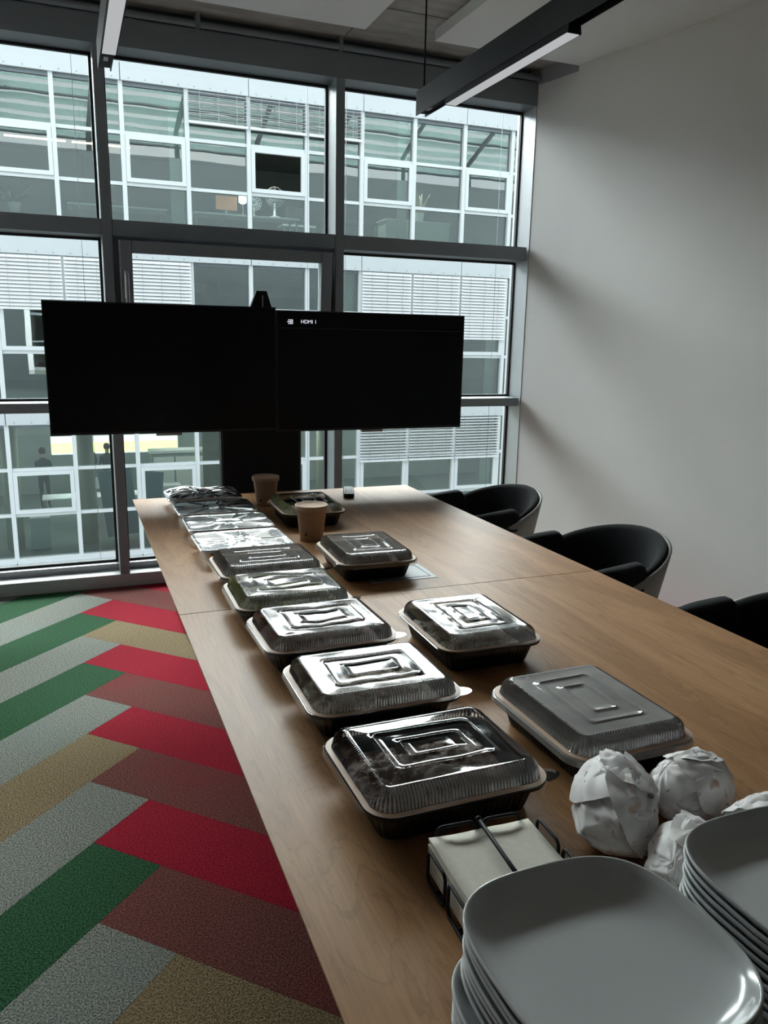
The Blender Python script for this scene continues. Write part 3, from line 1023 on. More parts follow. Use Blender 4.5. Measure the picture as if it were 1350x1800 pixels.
# ------------------------------------------------------------------ foil trays
def foil_tray(x, y, rz, label, seed, crumple):
    root = tag(empty('foil_tray', (x, y, TZ), rz), label, 'foil tray', 'aluminium trays with foil covers')
    a, b, r, h = 0.162, 0.127, 0.030, 0.052
    nc, nx, ny = 6, 24, 20

    def rg(d, z, wob=0.0):
        return [(px + qx * wob * (1 if i % 2 else -1), py + qy * wob * (1 if i % 2 else -1), z) for i, (px, py, qx, qy) in enumerate(rrect(a - d, b - d, max(0.008, r - d * 0.4), nc, nx, ny))]
    t = MB()
    t.loft([rg(0.030, 0), rg(0.027, 0.004), rg(0.012, h - 0.006, 0.0012), rg(0.008, h - 0.002), rg(0, h - 0.002), rg(0, h + 0.001)], True, True, False)
    t.build('tray', M['foil_tray'], root)
    # foil lid: a fine grid pressed with a centre oval and radiating creases
    n = 64
    rings = []
    q = rrect(a + 0.001, b + 0.001, r, 12, 56, 46)
    nr = 44
    rnd = random.Random(seed)
    rays = [R(360 * k / 9 + rnd.uniform(-12, 12)) for k in range(9)]
    mb = MB()

    def hz(x_, y_):
        ang = math.atan2(y_ / b, x_ / a)
        rad = math.hypot(x_ / a, y_ / b)
        z = 0.0
        oval = math.hypot(x_ / 0.052, y_ / 0.030)
        z += 0.0042 * math.exp(-((oval - 1) / 0.09) ** 2)
        if oval > 1.05:
            for t_ in rays:
                d = abs((ang - t_ + math.pi) % (2 * math.pi) - math.pi) * rad
                z += 0.0042 * math.exp(-(d / 0.026) ** 2) * min(1, (oval - 1.0) / 0.4)
        p = Vector((x_ * 16 + seed * 3, y_ * 16, seed * 1.7))
        z += 0.0045 * noise.noise(p * 0.6) + 0.0006 * noise.noise(p * 2.5)
        if crumple:
            p2 = Vector((x_ * 6 + seed, y_ * 13, 2))
            z += crumple * (abs(noise.noise(p2)) * 1.2 + 0.8 * abs(noise.noise(p2 * 2.1 + Vector((3, 1, 0)))) - 0.1)
            z += crumple * 0.9 * (1 - rad * 0.7)
        return z
    for k in range(nr + 1):
        f = 1 - k / nr * 0.985
        ring = []
        for px, py, qx, qy in q:
            X, Y = px * f, py * f
            e = min(1.0, (1 - f) / 0.12)
            lip = 0.0022 if f > 0.94 else 0.0
            ring.append((X, Y, h + 0.0015 + lip + hz(X, Y) * e))
        rings.append(ring)
    skirt = [[(px * 1.004, py * 1.004, h - 0.006) for px, py, qx, qy in q]]
    mb.loft(skirt + rings, False, True, True)
    mb.build('foil_lid', M['foil'], root)
    return root


foil_tray(0.548, 2.745, R(0.6), 'foil-covered aluminium tray beside the row of plastic lidded boxes', 1, 0)
foil_tray(0.552, 3.030, R(-0.8), 'foil-covered aluminium tray, second of the four from the plastic boxes', 2, 0)
foil_tray(0.550, 3.318, R(0.3), 'foil-covered aluminium tray, third of the four from the plastic boxes', 3, 0)
foil_tray(0.545, 3.610, R(-0.5), 'aluminium tray with crumpled dark-looking foil at the far table end', 4, 0.014)


# ------------------------------------------------------------------ paper cups
def cup(x, y, s, label):
    root = tag(empty('paper_cup', (x, y, TZ)), label, 'paper cup', 'brown paper soup cups')
    h = 0.128 * s
    rb, rt_ = 0.044 * s, 0.057 * s
    MB().lathe([(rb - 0.004, 0.004), (rb - 0.001, 0.0), (rb, 0.001), (rb, 0.008), (rt_, h - 0.004), (rt_ + 0.002, h - 0.002), (rt_ + 0.001, h)], 40).build('cup_body', M['kraft'], root)
    l = MB()
    l.lathe([(rt_ + 0.0025, h - 0.012), (rt_ + 0.005, h - 0.011), (rt_ + 0.006, h + 0.006), (rt_ + 0.004, h + 0.009), (rt_ + 0.001, h + 0.009), (rt_ - 0.002, h + 0.005), (0.01, h + 0.0045)], 40)
    l.build('lid', M['kraft_lid'], root)
    MB().box(-0.004, 0.004, -0.003, 0.003, -0.003, 0.003, Matrix.Translation((-rb * 0.72, -rb * 0.78, 0.03))).build('print_mark', M['black_metal'], root)
    return root


cup(0.843, 2.862, 1.02, 'brown kraft paper cup with lid standing between two salad boxes')
cup(0.822, 3.535, 1.0, 'brown kraft paper cup with lid at the far end before the black stand')

# ------------------------------------------------------------------ remote control
rm = tag(empty('remote_control', (1.272, 3.665, TZ), R(-18)), 'black remote control with grey buttons lying at the far table end', 'remote control')
MB().bevbox(-0.026, 0.026, -0.10, 0.10, 0.0, 0.022, 0.010).build('case', M['tray'], rm)
for r_ in range(8):
    for c_ in range(3):
        MB().bevbox(-0.018 + c_ * 0.013, -0.009 + c_ * 0.013, -0.062 + r_ * 0.019, -0.051 + r_ * 0.019, 0.0215, 0.0245, 0.002).build('button', M['sticker'], rm)

# ------------------------------------------------------------------ plates
NP = 30


def plate_mesh():
    h_ = 0.131
    # superellipse coupe plate with a rim that turns up
    prof = [(0.60, 0.000), (0.62, 0.000), (0.64, 0.0035), (0.80, 0.0085), (0.92, 0.0165), (0.985, 0.0265), (1.0, 0.0315), (0.992, 0.0330), (0.975, 0.0320), (0.935, 0.0225), (0.86, 0.0135), (0.76, 0.0085), (0.62, 0.0065), (0.40, 0.0058), (0.15, 0.0055)]
    n = 96
    rings = []
    for s, z in prof:
        e = 2 / 3.1
        ring = []
        for k in range(n):
            t = 2 * math.pi * k / n
            c_, s_ = math.cos(t), math.sin(t)
            ring.append((h_ * s * math.copysign(abs(c_) ** e, c_), h_ * s * math.copysign(abs(s_) ** e, s_), z))
        rings.append(ring)
    return MB().loft(rings, True, True, True)


plate_me = None


def stack(x, y, n, off, where, grp):
    global plate_me
    dz = 0.0108
    for k in range(n):
        top = k == n - 1
        od = ['', 'second', 'third', 'fourth', 'fifth', 'sixth', 'seventh', 'eighth', 'ninth', 'tenth', 'eleventh', 'twelfth', 'thirteenth', 'bottom'][n - 1 - k]
        label = ('topmost grey stoneware plate of the %s stack' % where) if top else ('grey stoneware plate, %s from the top of the %s stack' % (od, where) if k else 'bottom grey stoneware plate of the %s stack' % where)
        rk = random.Random(k * 7 + int(x * 100))
        ox, oy = rk.uniform(-0.0015, 0.0015), rk.uniform(-0.0015, 0.0015)
        if k < off[0]:
            ox += off[1]
            oy += off[2]
        if plate_me is None:
            o = plate_mesh().build('plate', M['plate'])
            plate_me = o.data
        else:
            o = link('plate', plate_me, M['plate'])
        o.location = (x + ox, y + oy, TZ + k * dz)
        o.rotation_euler = (0, 0, R(rk.uniform(-1.5, 1.5)))
        tag(o, label, 'plate', grp)


stack(0.476, 0.558, 14, (7, -0.011, -0.004), 'left', 'plates in the left stack')
stack(0.780, 0.560, 14, (4, -0.005, 0.002), 'right', 'plates in the right stack')

# ------------------------------------------------------------------ napkins in their wire holder
nx0, ny0, ns = 0.528, 0.838, 0.164
nrot = R(-3)
nroot = tag(empty('napkin_holder', (nx0, ny0, TZ), nrot), 'black wire napkin holder beside the left plate stack', 'napkin holder')
hs = ns / 2 + 0.006
wr2 = 0.0026


def loop_pts(side, u0, u1, z0, z1):
    """upright rounded wire loop on one side of the holder"""
    r = 0.010
    path = []
    for cx_, cz_, a0 in ((u0 + r, z0 + r, 180), (u1 - r, z0 + r, 270), (u1 - r, z1 - r, 0), (u0 + r, z1 - r, 90)):
        for k in range(5):
            t = R(a0 + 90 * k / 4)
            path.append((cx_ + r * math.cos(t), cz_ + r * math.sin(t)))
    out = []
    for u, z in path:
        if side == 0:
            out.append((-hs, u, z))
        elif side == 1:
            out.append((hs, u, z))
        elif side == 2:
            out.append((u, hs, z))
        else:
            out.append((u, -hs, z))
    return out


for s_ in range(4):
    for u0_, u1_ in ((-0.068, -0.006), (0.006, 0.068)):
        MB().tube(loop_pts(s_, u0_, u1_, wr2, 0.052 if s_ == 0 else 0.070), wr2, 8, True).build('wire_loop', M['black_metal'], nroot)
bs = MB()
for u in (-0.037, 0.037):
    bs.tube([(-hs, u, wr2), (hs, u, wr2)], wr2, 8)
    bs.tube([(u, -hs, wr2 * 2), (u, hs, wr2 * 2)], wr2, 8)
bs.build('base_wire', M['black_metal'], nroot)
nz = 0.058
arm = MB()
arm.tube([(0.0, hs + 0.002, 0.004), (0.0, hs + 0.002, 0.066), (0.0, hs - 0.004, 0.071), (0.0, 0.0, nz + 0.009), (0.0, -hs + 0.012, nz + 0.006)], [0.003, 0.003, 0.0034, 0.0032, 0.0036], 8)
arm.lathe([(0.001, -0.0055), (0.0045, -0.003), (0.0055, 0), (0.0045, 0.003), (0.001, 0.0055)], 12, (0.0, hs + 0.001, 0.071))
arm.build('hold_down_arm', M['black_metal'], nroot)
npile = 18
for k in range(npile):
    rk = random.Random(k)
    n = 9
    mb = MB()
    topk = k == npile - 1
    zt = 0.008 + k * (nz - 0.008) / npile
    th = (nz - 0.008) / npile * 0.92
    for lay in (0, 1):
        for j in range(n):
            for i in range(n):
                u, v = -1 + 2 * i / (n - 1), -1 + 2 * j / (n - 1)
                wob = 0.0025 * (noise.noise(Vector((u * 1.6, v * 1.6, 3.0)))) * (k / npile) ** 2
                if k > 12:
                    wob += 0.004 * max(0, abs(u) - 0.45) * (k - 12) / 6 + (0.003 * max(0, v - 0.5) * (k - 12) / 6)
                mb.v.append(Vector((u * ns / 2, v * ns / 2, zt + th * lay + wob)))
        b = lay * n * n
        for j in range(n - 1):
            for i in range(n - 1):
                a = b + j * n + i
                mb.face((a, a + 1, a + n + 1, a + n), True)
    bd = [i for i in range(n)] + [j * n + n - 1 for j in range(1, n)] + [(n - 1) * n + i for i in range(n - 2, -1, -1)] + [j * n for j in range(n - 2, 0, -1)]
    for q in range(len(bd)):
        a, c = bd[q], bd[(q + 1) % len(bd)]
        mb.face((a, c, c + n * n, a + n * n))
    o = mb.build('napkin', M['napkin'])
    c_, s_ = math.cos(nrot), math.sin(nrot)
    dx, dy = rk.uniform(-0.0015, 0.0015), rk.uniform(-0.0015, 0.0015)
    o.location = (nx0 + dx, ny0 + dy, TZ)
    o.rotation_euler = (0, 0, nrot + R(rk.uniform(-0.8, 0.8)))
    tag(o, 'top cream paper napkin under the black wire arm' if topk else 'folded cream paper napkin below the top one in the wire holder', 'napkin', 'napkins in the wire holder')


# ------------------------------------------------------------------ wrapped sandwiches
def wrapped(x, y, rz, size, label, seed, flap, ncell=60):
    root = tag(empty('wrapped_sandwich', (x, y, TZ), rz), label, 'sandwich', 'sandwiches wrapped in printed paper')
    bm = bmesh.new()
    bmesh.ops.create_icosphere(bm, subdivisions=6, radius=1.0)
    rnd = random.Random(seed)
    cells = []
    for k in range(ncell):
        v = Vector((rnd.gauss(0, 1), rnd.gauss(0, 1), rnd.gauss(0, 1))).normalized()
        cells.append((v, rnd.uniform(0.93, 1.05)))
    creases = []
    for k in range(7):                      # long folds running round the parcel
        v = Vector((rnd.gauss(0, 0.5), rnd.gauss(0, 1), rnd.gauss(0, 1))).normalized()
        creases.append((v, rnd.uniform(-0.5, 0.7), rnd.choice((-1, 1)) * rnd.uniform(0.015, 0.045), rnd.uniform(0.05, 0.12)))
    sx, sy, sz = size
    for vv in bm.verts:
        d = vv.co.normalized()
        w = d + Vector((noise.noise(d * 2.2 + Vector((seed, 0, 0))), noise.noise(d * 2.2 + Vector((0, seed, 0))), noise.noise(d * 2.2 + Vector((0, 0, seed))))) * 0.10
        w.normalize()
        rr = min(h_ / w.dot(c) for c, h_ in cells if w.dot(c) > 0.3)
        rr = min(rr, 1.18)
        for c, o_, am, wd_ in creases:
            t = (w.dot(c) - o_) / wd_
            if -1 < t < 1:
                rr += am * (1 - abs(t))
        q = Vector((d.x * sx * rr, d.y * sy * rr, d.z * sz * rr))
        q.z = max(q.z, -sz * 0.84) + sz * 0.84
        vv.co = q
    for f in bm.faces:
        f.smooth = True
    for e in bm.edges:
        if len(e.link_faces) == 2 and e.calc_face_angle(0) > R(7):
            e.smooth = False
    me = bpy.data.meshes.new('wrapper')
    bm.to_mesh(me)
    bm.free()
    link('wrapper', me, M['paper'], root)
    # overlapping folded sheets of the wrapper, lifted at their edges
    cz = sz * 0.84
    for az, el, rad, lift in flap:
        cdir = Vector((math.cos(az) * math.cos(el), math.sin(az) * math.cos(el), math.sin(el)))
        t1 = cdir.cross(Vector((0.3, 0.2, 0.93))).normalized()
        t2 = cdir.cross(t1)
        corners = [rnd.uniform(0.72, 1.15) for _ in range(7)]
        na, nr = 84, 16
        ph = rnd.uniform(0, 6)
        mb = MB()
        for th in (0, 1):
            for j in range(nr + 1):
                f = j / nr
                for i in range(na):
                    a_ = 2 * math.pi * i / na
                    u = a_ / (2 * math.pi) * 7
                    k0, fr_ = int(u) % 7, u - int(u)
                    edge = corners[k0] * (1 - fr_) + corners[(k0 + 1) % 7] * fr_
                    ang = rad * edge * f
                    d = cdir * math.cos(ang) + (t1 * math.cos(a_) + t2 * math.sin(a_)) * math.sin(ang)
                    pleat = abs(((a_ * 1.6 + ph + 0.5 * noise.noise(Vector((f * 2, a_, seed)))) % 1.0) * 2 - 1) - 0.5
                    cr2 = abs(((f * 2.3 + 0.8 * noise.noise(Vector((math.cos(a_), math.sin(a_), seed * 1.0)))) % 1.0) * 2 - 1) - 0.5
                    rr = 1.035 + lift * f ** 3 + 0.075 * pleat * f + 0.030 * cr2 * (1 - 0.5 * f) + th * 0.008
                    q = Vector((d.x * sx * rr, d.y * sy * rr, d.z * sz * rr + cz))
                    q.z = max(q.z, 0.003)
                    mb.v.append(q)
        nb = (nr + 1) * na
        for th in (0, 1):
            for j in range(nr):
                for i in range(na):
                    k = (i + 1) % na
                    o_ = th * nb
                    mb.face((o_ + j * na + i, o_ + j * na + k, o_ + (j + 1) * na + k, o_ + (j + 1) * na + i), True)
        for i in range(na):
            k = (i + 1) % na
            mb.face((nr * na + i, nr * na + k, nb + nr * na + k, nb + nr * na + i))
        fo_ = mb.build('paper_fold', M['paper'], root)
        bm = bmesh.new()
        bm.from_mesh(fo_.data)
        for e in bm.edges:
            if len(e.link_faces) == 2 and e.calc_face_angle(0) > R(22):
                e.smooth = False
        bm.to_mesh(fo_.data)
        bm.free()
    return root


wrapped(0.768, 0.912, R(55), (0.102, 0.064, 0.064), 'largest sandwich in crumpled printed paper beside the napkins', 4,
        [(R(20), R(50), R(72), 0.04), (R(-100), R(30), R(66), 0.10), (R(-40), R(62), R(44), 0.09)])
wrapped(0.940, 0.924, R(10), (0.072, 0.056, 0.052), 'paper-wrapped sandwich at the back next to the steamed box', 9,
        [(R(150), R(45), R(64), 0.10), (R(-60), R(40), R(70), 0.08), (R(30), R(60), R(46), 0.09)])
wrapped(0.790, 0.772, R(35), (0.082, 0.050, 0.050), 'plain white wrapped sandwich squeezed between the two plate stacks', 15,
        [(R(170), R(40), R(66), 0.06), (R(-40), R(55), R(60), 0.14)])
wrapped(0.957, 0.778, R(10), (0.072, 0.055, 0.054), 'paper-wrapped sandwich mostly hidden behind the right plate stack', 21,
        [(R(90), R(55), R(55), 0.18), (R(200), R(40), R(60), 0.08)])


# ------------------------------------------------------------------ tub chairs
def chair(x, y, rz, label):
    root = tag(empty('tub_chair', (x, y, 0), rz), label, 'chair', 'black upholstered tub chairs along the wall side')
    # local: back towards +x, opening towards -x
    RO, RI = 0.300, 0.288

    def topz(a):
        d = abs(a) / R(100)
        return 0.768 - 0.125 * min(1, d) ** 1.8

    def outline(a, r, squash=1.0):
        return Vector((r * math.cos(a) * 0.98, r * math.sin(a), 0))
    n = 44
    amax = R(104)
    # outer shell
    rin, rout = [], []
    mb = MB()
    cols = []
    for k in range(n + 1):
        a = -amax + 2 * amax * k / n
        tz = topz(a)
        c = []
        for f in (0, 0.15, 0.4, 0.7, 1.0):
            z = 0.40 + (tz - 0.40) * f
            r = RO * (0.76 + 0.24 * f ** 0.8)
            c.append(outline(a, r) + Vector((0, 0, z)))
        for f in (1.0, 0.7, 0.4, 0.15, 0):
            z = 0.40 + (tz - 0.40) * f
            r = (RO - 0.012) * (0.76 + 0.24 * f ** 0.8)
            c.append(outline(a, r) + Vector((0, 0, z)))
        cols.append(c)
    mb.loft(cols, True, True, True)
    mb.lathe([(RO * 0.30, 0.365), (RO * 0.70, 0.385), (RO * 0.765, 0.402), (RO * 0.70, 0.41), (RO * 0.3, 0.40)], 40)
    mb.build('shell', M['shell'], root)
    # padded inside of the back
    cols = []
    for k in range(n + 1):
        a = -amax + 2 * amax * k / n
        tz = topz(a) + 0.008
        c = []
        for f, th in ((0, 0.014), (0.3, 0.013), (0.7, 0.013), (0.96, 0.013), (1.0, 0.020), (1.0, 0.036), (0.95, 0.052), (0.7, 0.060), (0.3, 0.060), (0, 0.060)):
            z = 0.42 + (tz - 0.42) * f
            r = RO * (0.76 + 0.24 * min(1, f + 0.06) ** 0.8) - th
            c.append(outline(a, r) + Vector((0, 0, z)))
        cols.append(c)
    MB().loft(cols, True, True, True).build('backrest', M['fabric'], root)
    # arm pads reaching forward
    for s in (-1, 1):
        cols = []
        for k in range(15):
            f = k / 14
            px = 0.05 - 0.25 * f
            py = s * (0.250 + 0.008 * math.sin(f * 3.1))
            z1 = 0.728 - 0.020 * f - 0.045 * max(0.0, 1 - f / 0.18) ** 2
            e = math.sin(math.pi * min(1, max(0.0, 0.08 + f * 0.92))) ** 0.35 if f > 0.5 else 1.0
            if f < 0.12:
                e = 0.45 + 0.55 * (f / 0.12)
            if f > 0.9:
                e = 0.5 + 0.5 * (1 - f) / 0.1
            ring = []
            for q in range(14):
                t = 2 * math.pi * q / 14
                hw, hh = 0.040 * e, (z1 - 0.60) / 2 * (0.86 + 0.14 * e)
                cc, ss = math.cos(t), math.sin(t)
                ring.append((px, py + hw * math.copysign(abs(cc) ** 0.7, cc), 0.60 + (z1 - 0.60) / 2 + hh * math.copysign(abs(ss) ** 0.6, ss)))
            cols.append(ring)
        MB().loft(cols, True, True, True).build('armrest', M['fabric'], root)
    # seat cushion
    sp = rrect(0.215, 0.205, 0.09, 8, 6, 6)
    sc_ = MB().loft([[(p[0] * k - 0.025, p[1] * k, z) for p in sp] for k, z in ((0.93, 0.40), (1.0, 0.415), (1.0, 0.455), (0.95, 0.470), (0.6, 0.478))], True, True, True)
    sc_.build('seat', M['fabric'], root)
    MB().lathe([(0.045, 0.10), (0.030, 0.12), (0.027, 0.34), (0.09, 0.366)], 20).build('column', M['black_metal'], root)
    for k in range(4):
        a = R(45 + 90 * k)
        MB().tube([(0.02 * math.cos(a), 0.02 * math.sin(a), 0.11), (0.16 * math.cos(a), 0.16 * math.sin(a), 0.075), (0.30 * math.cos(a), 0.30 * math.sin(a), 0.014)], [0.02, 0.017, 0.013], 10).build('leg', M['black_metal'], root)
    return root


chair(1.905, 3.44, R(4), 'black tub chair with taupe shell nearest the windows')
chair(1.885, 2.50, R(2), 'black tub chair with taupe shell beside the seam of the two tables')
chair(1.905, 1.575, R(0), 'black tub chair at the right picture edge, nearest the plates')

# ------------------------------------------------------------------ opposite office building
BY = 19.0
MOD = 1.352
X0B = 0.062
Z0 = 5.09
PITCH = 3.575
imin, imax = -5, 11
bld = tag(empty('office_building', (4.7, BY, Z(-9))), 'white office building with glazed front across the courtyard', 'building')
BO = Vector((4.7, BY, Z(-9)))


def bp(mb, name, mat, par=None, kind=None):
    mb.v = [Vector(p) - BO for p in mb.v]
    o = mb.build(name, mat, par or bld)
    if kind:
        o['kind'] = kind
    return o


def mx(i):
    return X0B + MOD * i


WX0, WX1 = mx(imin), mx(imax + 1)
for fl_ in range(3):
    zt = Z(Z0 - PITCH * fl_)
    zl = zt - 3.03
    rows_ = (zt, zt - 0.98, zt - 2.0, zl)
    # cladding boards above, two modules wide
    i = imin
    while i <= imax:
        a, c = mx(i) + 0.008, mx(i + 2) - 0.008
        pz0, pz1 = zt + 0.02, zt + 0.545
        bp(MB().bevbox(a, c, BY - 0.16, BY - 0.10, pz0, pz1, 0.006), 'cladding_panel', M['clad'])
        i += 2
    rv = MB()
    for i in range(imin * 4, (imax + 1) * 4):
        xx = X0B + MOD * (i + 0.5) / 4
        for zz in (zt + 0.07, zt + 0.50):
            rv.box(xx - 0.012, xx + 0.012, BY - 0.165, BY - 0.158, zz - 0.012, zz + 0.012)
    bp(rv, 'rivets', M['flap'], None, 'stuff')
    # mullions and transoms
    for i in range(imin, imax + 2):
        bp(MB().box(mx(i) - 0.045, mx(i) + 0.045, BY - 0.10, BY + 0.05, zl - 0.04, zt + 0.02), 'mullion', M['bframe'])
    for zz in rows_[1:3]:
        for i in range(imin, imax + 1):
            bp(MB().box(mx(i) + 0.045, mx(i + 1) - 0.045, BY - 0.07, BY + 0.05, zz - 0.035, zz + 0.035), 'transom', M['bframe'])
    bp(MB().box(WX0, WX1, BY - 0.12, BY + 0.05, zl - 0.05, zl + 0.04), 'bottom_rail', M['bframe'])
    bp(MB().box(WX0, WX1, BY - 0.05, BY + 0.05, zt - 0.05, zt + 0.02), 'top_rail', M['frame'])
    # panes
    for i in range(imin, imax + 1):
        for rI in range(3):
            zb_, za_ = rows_[rI], rows_[rI + 1]
            op = rI == 1 and i % 2 != 0
            if op:
                f = 0.085
                a, c, d, e = mx(i) + 0.05, mx(i + 1) - 0.05, za_ + 0.04, zb_ - 0.04
                s = MB()
                s.box(a, a + f, BY - 0.11, BY - 0.02, d, e).box(c - f, c, BY - 0.11, BY - 0.02, d, e).box(a + f, c - f, BY - 0.11, BY - 0.02, d, d + f).box(a + f, c - f, BY - 0.11, BY - 0.02, e - f, e)
                so = bp(s, 'sash', M['bframe'])
                if not (fl_ == 0 and i == 3):
                    g = MB().box(a + f, c - f, BY - 0.06, BY - 0.05, d + f, e - f)
                    bp(g, 'pane', M['bglass'], so)
            else:
                bp(MB().box(mx(i) + 0.045, mx(i + 1) - 0.045, BY - 0.006, BY + 0.006, za_ + 0.035, zb_ - 0.035 if rI else zb_ - 0.05), 'pane', M['bglass'])
    # storey behind the glass
    bp(MB().box(WX0, WX1, BY + 0.06, BY + 8, zl - 0.35, zl - 0.02), 'storey_floor', M['int_floor'])
    bp(MB().box(WX0, WX1, BY + 0.9, BY + 8, zt + 0.02, zt + 0.10), 'storey_ceiling', M['int_ceil'])
    if fl_ < 2:
        bp(MB().box(WX0, WX1, BY + 7.8, BY + 8, zl - 0.02, zt + 0.02), 'storey_back_wall', M['int_wall'])
    else:
        # the lowest storey is open to a flowering field on its far side
        for a, c, zz0, zz1 in ((WX0, -0.6, zl, zt), (3.3, WX1, zl, zt), (-0.6, 3.3, zl, zt - 1.80), (-0.6, 3.3, zt - 1.22, zt)):
            bp(MB().box(a, c, BY + 7.8, BY + 8, zz0, zz1), 'storey_back_wall', M['int_wall'])
# unseen glowing panels added to brighten the lowest storey
for x in (-3.0, 0.0, 3.0, 6.0, 9.0, 12.0):
    for y in (1.8, 4.2, 6.4):
        for fl_ in (2,):
            zt = Z(Z0 - PITCH * fl_)
            bp(MB().bevbox(x - 0.6, x + 0.6, BY + y - 0.15, BY + y + 0.15, zt - 0.04, zt + 0.02, 0.01), 'fill_panel', M['office_fill'])
# spot lamps added to brighten the rooms in the two upper storeys
for fl_, xs_ in ((0, (-0.8, 1.3, 3.9, 5.1, 7.1, 8.9)), (1, (-1.2, 3.4, 4.8))):
    for x in xs_:
        zt = Z(Z0 - PITCH * fl_)
        bp(MB().lathe([(0.06, zt - 0.03), (0.075, zt - 0.03), (0.075, zt + 0.02)], 16, (x, BY + 1.35, 0), True, False, False), 'fill_spot_ring', M['flap'])  # small housing added round each spot
        dl_ = bpy.data.lights.new('fill_spot', 'SPOT')
        dl_.energy = 110
        dl_.spot_size = R(95)
        dl_.spot_blend = 0.6
        dl_.shadow_soft_size = 0.04
        dl_.color = (1.0, 0.97, 0.90)
        do_ = bpy.data.objects.new('fill_spot', dl_)
        COL.objects.link(do_)
        do_.parent = bld
        do_.location = Vector((x, BY + 1.35, zt - 0.02)) - BO
# parapet cap and lower storey
bp(MB().bevbox(WX0, WX1, BY - 0.22, BY + 0.3, Z(Z0) + 0.545, Z(Z0) + 0.62, 0.01), 'parapet_cap', M['white'])
bp(MB().box(WX0, WX1, BY + 0.3, BY + 8, Z(Z0) + 0.1, Z(Z0) + 0.5), 'roof', M['int_ceil'])
zlow = Z(Z0 - 2 * PITCH) - 3.08
i = imin
while i <= imax:
    bp(MB().bevbox(mx(i) + 0.008, mx(i + 2) - 0.008, BY - 0.16, BY - 0.10, zlow - 0.50, zlow, 0.006), 'cladding_panel', M['clad'])
    i += 2
bp(MB().box(WX0, WX1, BY - 0.05, BY + 8, Z(-9), zlow - 0.50), 'ground_storey', M['ext'])
for sx in (WX0 - 0.2, WX1):
    bp(MB().box(sx, sx + 0.2, BY - 0.16, BY + 8, zlow - 0.5, Z(Z0) + 0.55), 'end_wall', M['clad'])


def blind(i, fl_, drop, ang, label=None):
    zt = Z(Z0 - PITCH * fl_)
    n = int(drop / 0.075)
    mb = MB()
    for k in range(n):
        zz = zt - 0.03 - k * 0.075
        mt = Matrix.Translation((mx(i) + MOD / 2, BY - 0.145, zz)) @ Matrix.Rotation(R(ang), 4, 'X')
        mb.box(-MOD / 2 + 0.025, MOD / 2 - 0.025, -0.04, 0.04, -0.0025, 0.0025, mt)
    o = bp(mb, 'blind_slats', M['slat'], None, 'stuff')
    zz = zt - 0.03 - n * 0.075
    bp(MB().box(mx(i) + 0.025, mx(i + 1) - 0.025, BY - 0.18, BY - 0.11, zz - 0.03, zz + 0.02), 'blind_rail', M['slat'], o)
    cd = MB()
    for q in (0.2, 0.5, 0.8):
        xx = mx(i) + MOD * q
        cd.box(xx - 0.004, xx + 0.004, BY - 0.192, BY - 0.186, zz, zt)
    bp(cd, 'blind_cord', M['frame_light'], o)


for i in (2, 3, 4):
    blind(i, 0, 0.66, 8)
for i in (-3, -2, -1, 0):
    blind(i, 1, 1.12, 58)
blind(1, 1, 1.9, 58)
for i in (5, 6, 7):
    blind(i, 1, 1.56, 58)
    blind(i, 2, 1.10, 22)


# ---- things inside the opposite storeys
def storey_floor_z(f):
    return Z(Z0 - PITCH * f) - 3.05


for x, y, f in ((0.30, 20.2, 2), (-1.35, 20.0, 2), (6.35, 20.6, 1), (6.35, 20.4, 2)):
    zz = storey_floor_z(f)
    bp(MB().lathe([(0.19, zz + 0.03), (0.19, Z(Z0 - PITCH * f))], 20, (x, y, 0)), 'column', M['beige'])
for i, f, w in ((1, 0, 0.30), (5, 0, 0.25), (2, 2, 0.26), (7, 2, 0.3), (7, 1, 0.3), (4, 1, 0.8)):
    zz = storey_floor_z(f)
    zt = Z(Z0 - PITCH * f)
    mb = MB()
    n = 14
    pts = [(mx(i + 1) - 0.06 - w + w * k / n, BY + 0.22 + 0.03 * (k % 2)) for k in range(n + 1)]
    ring0 = [(x, y, zz + 0.03) for x, y in pts] + [(x, y + 0.02, zz + 0.03) for x, y in reversed(pts)]
    mb.loft([ring0, [(x, y, zt) for x, y, _ in ring0]], True, True, True)
    bp(mb, 'curtain', M['curtain'])
# timber boards standing behind the lowest glazing, in line with the stand
zz = storey_floor_z(2)
for x0, x1 in ((2.98, 3.62), (3.66, 4.42), (4.46, 5.3)):
    bp(MB().bevbox(x0, x1, BY + 0.5, BY + 0.56, zz + 0.03, zz + 2.95, 0.01), 'timber_panel', M['woodwall'])


def desk(x, y, f, w, d, label, mat):
    z = storey_floor_z(f) + 0.03
    r = tag(empty('office_desk', (x, y, z)), label, 'desk', 'desks in the opposite offices')
    MB().bevbox(-w / 2, w / 2, -d / 2, d / 2, 0.70, 0.74, 0.005).build('desktop', mat, r)
    for a in (-1, 1):
        for b in (-1, 1):
            MB().box(a * (w / 2 - 0.06) - 0.025, a * (w / 2 - 0.06) + 0.025, b * (d / 2 - 0.06) - 0.025, b * (d / 2 - 0.06) + 0.025, 0, 0.70).build('leg', M['frame'], r)
    return r


def monitor(x, y, z, label, mat, w=0.52):
    r = tag(empty('computer_monitor', (x, y, z)), label, 'monitor', 'monitors in the opposite offices')
    MB().bevbox(-w / 2, w / 2, -0.02, 0.02, 0.14, 0.46, 0.006).build('housing', mat, r)
    MB().box(-0.02, 0.02, -0.01, 0.02, 0.01, 0.2).build('neck', M['flap'], r)
    MB().bevbox(-0.11, 0.11, -0.08, 0.08, 0, 0.012, 0.004).build('foot', M['flap'], r)
    return r


